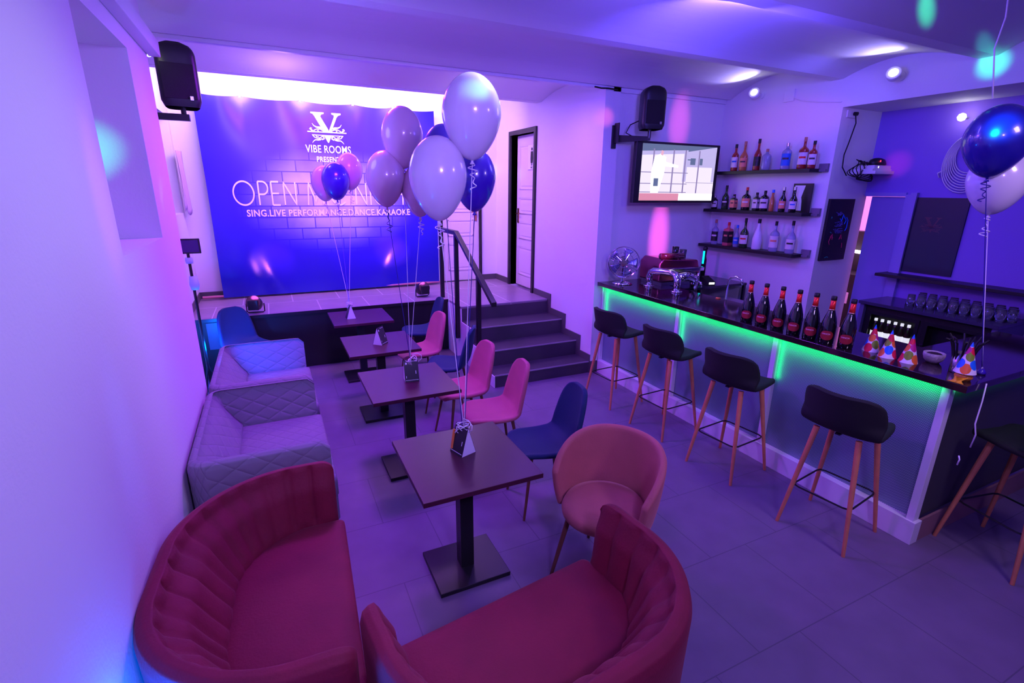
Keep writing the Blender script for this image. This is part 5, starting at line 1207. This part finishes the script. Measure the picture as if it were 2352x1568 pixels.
# coiled cable on the recess wall
cc = MB()
for k in range(9):
    rr = 0.16+0.012*k; cc.tube([(XR2-0.02-0.004*k, 2.58+rr*0.75*cos(2*pi*i/44), 2.56+rr*sin(2*pi*i/44)-0.01*k) for i in range(45)], 0.005, 5, cap=False)
cc.tube([(XR2-0.03, 2.74, 2.44), (XR2-0.04, 2.80, 2.40), (XR2-0.04, 2.78, 2.36)], 0.008, 5)
tag(cc.build('coiled_cable', mat('pale_cable', (0.75, 0.72, 0.8), 0.4), smooth=True), 'pale coiled cable hung on the recess wall behind the navy balloon', 'cable')
cl = MB(); cl.tube([(XR-0.008, 4.05, 3.20), (XR-0.008, 3.9, 3.14), (XR-0.008, 3.7, 3.10), (XR-0.008, 3.47, 3.07)], 0.006, 5); tag(cl.build('wall_cable', 'white'), 'thin white cable across the wall over the bottle shelves', 'cable')
jb = MB(); jb.box(XR-0.02, XR, 4.0, 4.12, 3.15, 3.27); tag(jb.build('junction_box', 'wall', bevel=0.003), 'white junction box on the wall beside the first spotlight', 'box')
ck = MB(); ck.tube([(3.28, YP-0.035, 3.258), (3.36, YP-0.035, 3.252), (3.45, YP-0.035, 3.258), (3.58, YP-0.035, 3.255)], 0.008, 6); tag(ck.build('ceiling_cable', 'black'), 'short black cable on the wall corner under the ceiling', 'cable')
# white ribbon from ceiling over the bar
rb_ = MB(); rb_.tube([(3.62, 1.62, 3.30), (3.63, 1.60, 3.10), (3.60, 1.60, 2.95), (3.60, 1.55, 2.70)], 0.004, 6); tag(rb_.build('hanging_ribbon', 'ribbon', smooth=True), 'pale ribbon falling from the ceiling above the navy balloon', 'ribbon')
rb_ = MB(); rb_.tube([(3.66, 1.245, 1.155), (3.645, 1.235, 1.05), (3.60, 1.22, 0.92), (3.62, 1.21, 0.85), (3.63, 1.22, 0.76)], 0.004, 6); rb_.tube([(3.545, 1.23, 0.72), (3.54, 1.22, 0.70), (3.545, 1.225, 0.66)], 0.004, 6)
tag(rb_.build('curling_ribbon', 'ribbon', smooth=True), 'silver ribbon ends dangling from the bar corner', 'ribbon')

# tablet on a stand left of the stage -------------------------------------------
ts = thing('tablet_stand', 'dark tablet on a blue lit stand at the left of the stage', 'stand', (-0.80, 6.0, 0))
b = MB(); b.box(-0.05, 0.14, -0.02, 0.0, 1.55, 1.70); b.build('tablet', 'blackplastic', ts, bevel=0.006)
b = MB(); b.add([(-0.04, -0.021, 1.565), (0.125, -0.021, 1.565), (0.125, -0.021, 1.685), (-0.04, -0.021, 1.685)], [(0, 1, 2, 3)]); b.build('screen', mat('tablet_glass', (0.05, 0.02, 0.12), 0.1), ts, fix=False)
b = MB(); b.tube([(0.02, 0, 0), (0.02, 0, 1.56)], 0.014, 10); b.build('pole', 'blackmetal', ts)
b = MB(); b.lathe([(0.03, 0), (0.035, 0.03), (0.03, 0.06)], c=(0.02, 0, 1.45), n=14); b.lathe([(0.035, 0), (0.045, 0.05), (0.035, 0.14)], c=(0.03, 0, 1.18), n=14); b.build('clamp', mat('pale_blue_plastic', (0.45, 0.7, 0.9), 0.4), ts, smooth=True)
b = MB()
for a in (0, 120, 240): b.tube([(0.02, 0, 0.35), (0.02+0.12*cos(R(a)), 0.12*sin(R(a)), 0.0)], 0.009, 6)
b.build('tripod_leg', 'blackmetal', ts)
cur = MB()
def cu(u, v): return (-0.93+0.05*u+0.012*sin(u*9+v*3), 7.60+0.15*u, 1.90+0.72*v+0.05*sin(u*7)*(1-v))
cur.grid(cu, 12, 14); tag(cur.build('window_curtain', mat('lilac_sheet', (0.5, 0.36, 0.55), 0.6), smooth=True, solid=0.003), 'torn lilac sheet hanging beside the stage window', 'curtain')
# glowing cyan dots on a blue-grey plate at the stage front
b = MB()
for (x_, z_) in ((-0.66, 0.60), (-0.62, 0.59), (-0.58, 0.60), (-0.67, 0.44), (-0.56, 0.45)): b.lathe([(0, 0), (0.008, 0), (0.008, -0.005), (0, -0.006)], T=Matrix.Translation((x_, YS+0.018, z_)) @ Matrix.Rotation(R(-90), 4, 'X'), n=10)
led = thing('stage_dot_plate', 'dark plate with five glowing cyan dots under the stage edge', 'dot_plate'); b.build('glowing_dot', emi('cyan_dot', (0.2, 1.0, 1.0), 5), led)
b = MB(); b.box(-0.80, -0.45, YS+0.012, YS+0.02, 0.36, 0.68); b.build('front_plate', mat('blue_grey_panel', (0.06, 0.08, 0.14), 0.4), led)
# side room contents
sr_ = thing('side_room_cabinet', 'dark furniture with a bright tube light seen through the narrow opening', 'furniture', (7.4, 4.35, 0))
b = MB(); b.box(-0.3, 0.3, -0.3, 0.3, 0.0, 1.15); b.box(0.1, 0.3, -0.3, 0.3, 1.15, 1.70); b.build('cabinet', 'black', sr_)
b = MB(); b.tube([(-0.05, -0.34, 1.42), (-0.05, 0.30, 1.46)], 0.022, 8); b.build('tube_light', emi('pink_tube', (1.0, 0.75, 1.0), 8), sr_)
b = MB(); b.box(-0.32, -0.30, -0.25, 0.1, 0.75, 0.90); b.build('white_stripe', 'white', sr_)
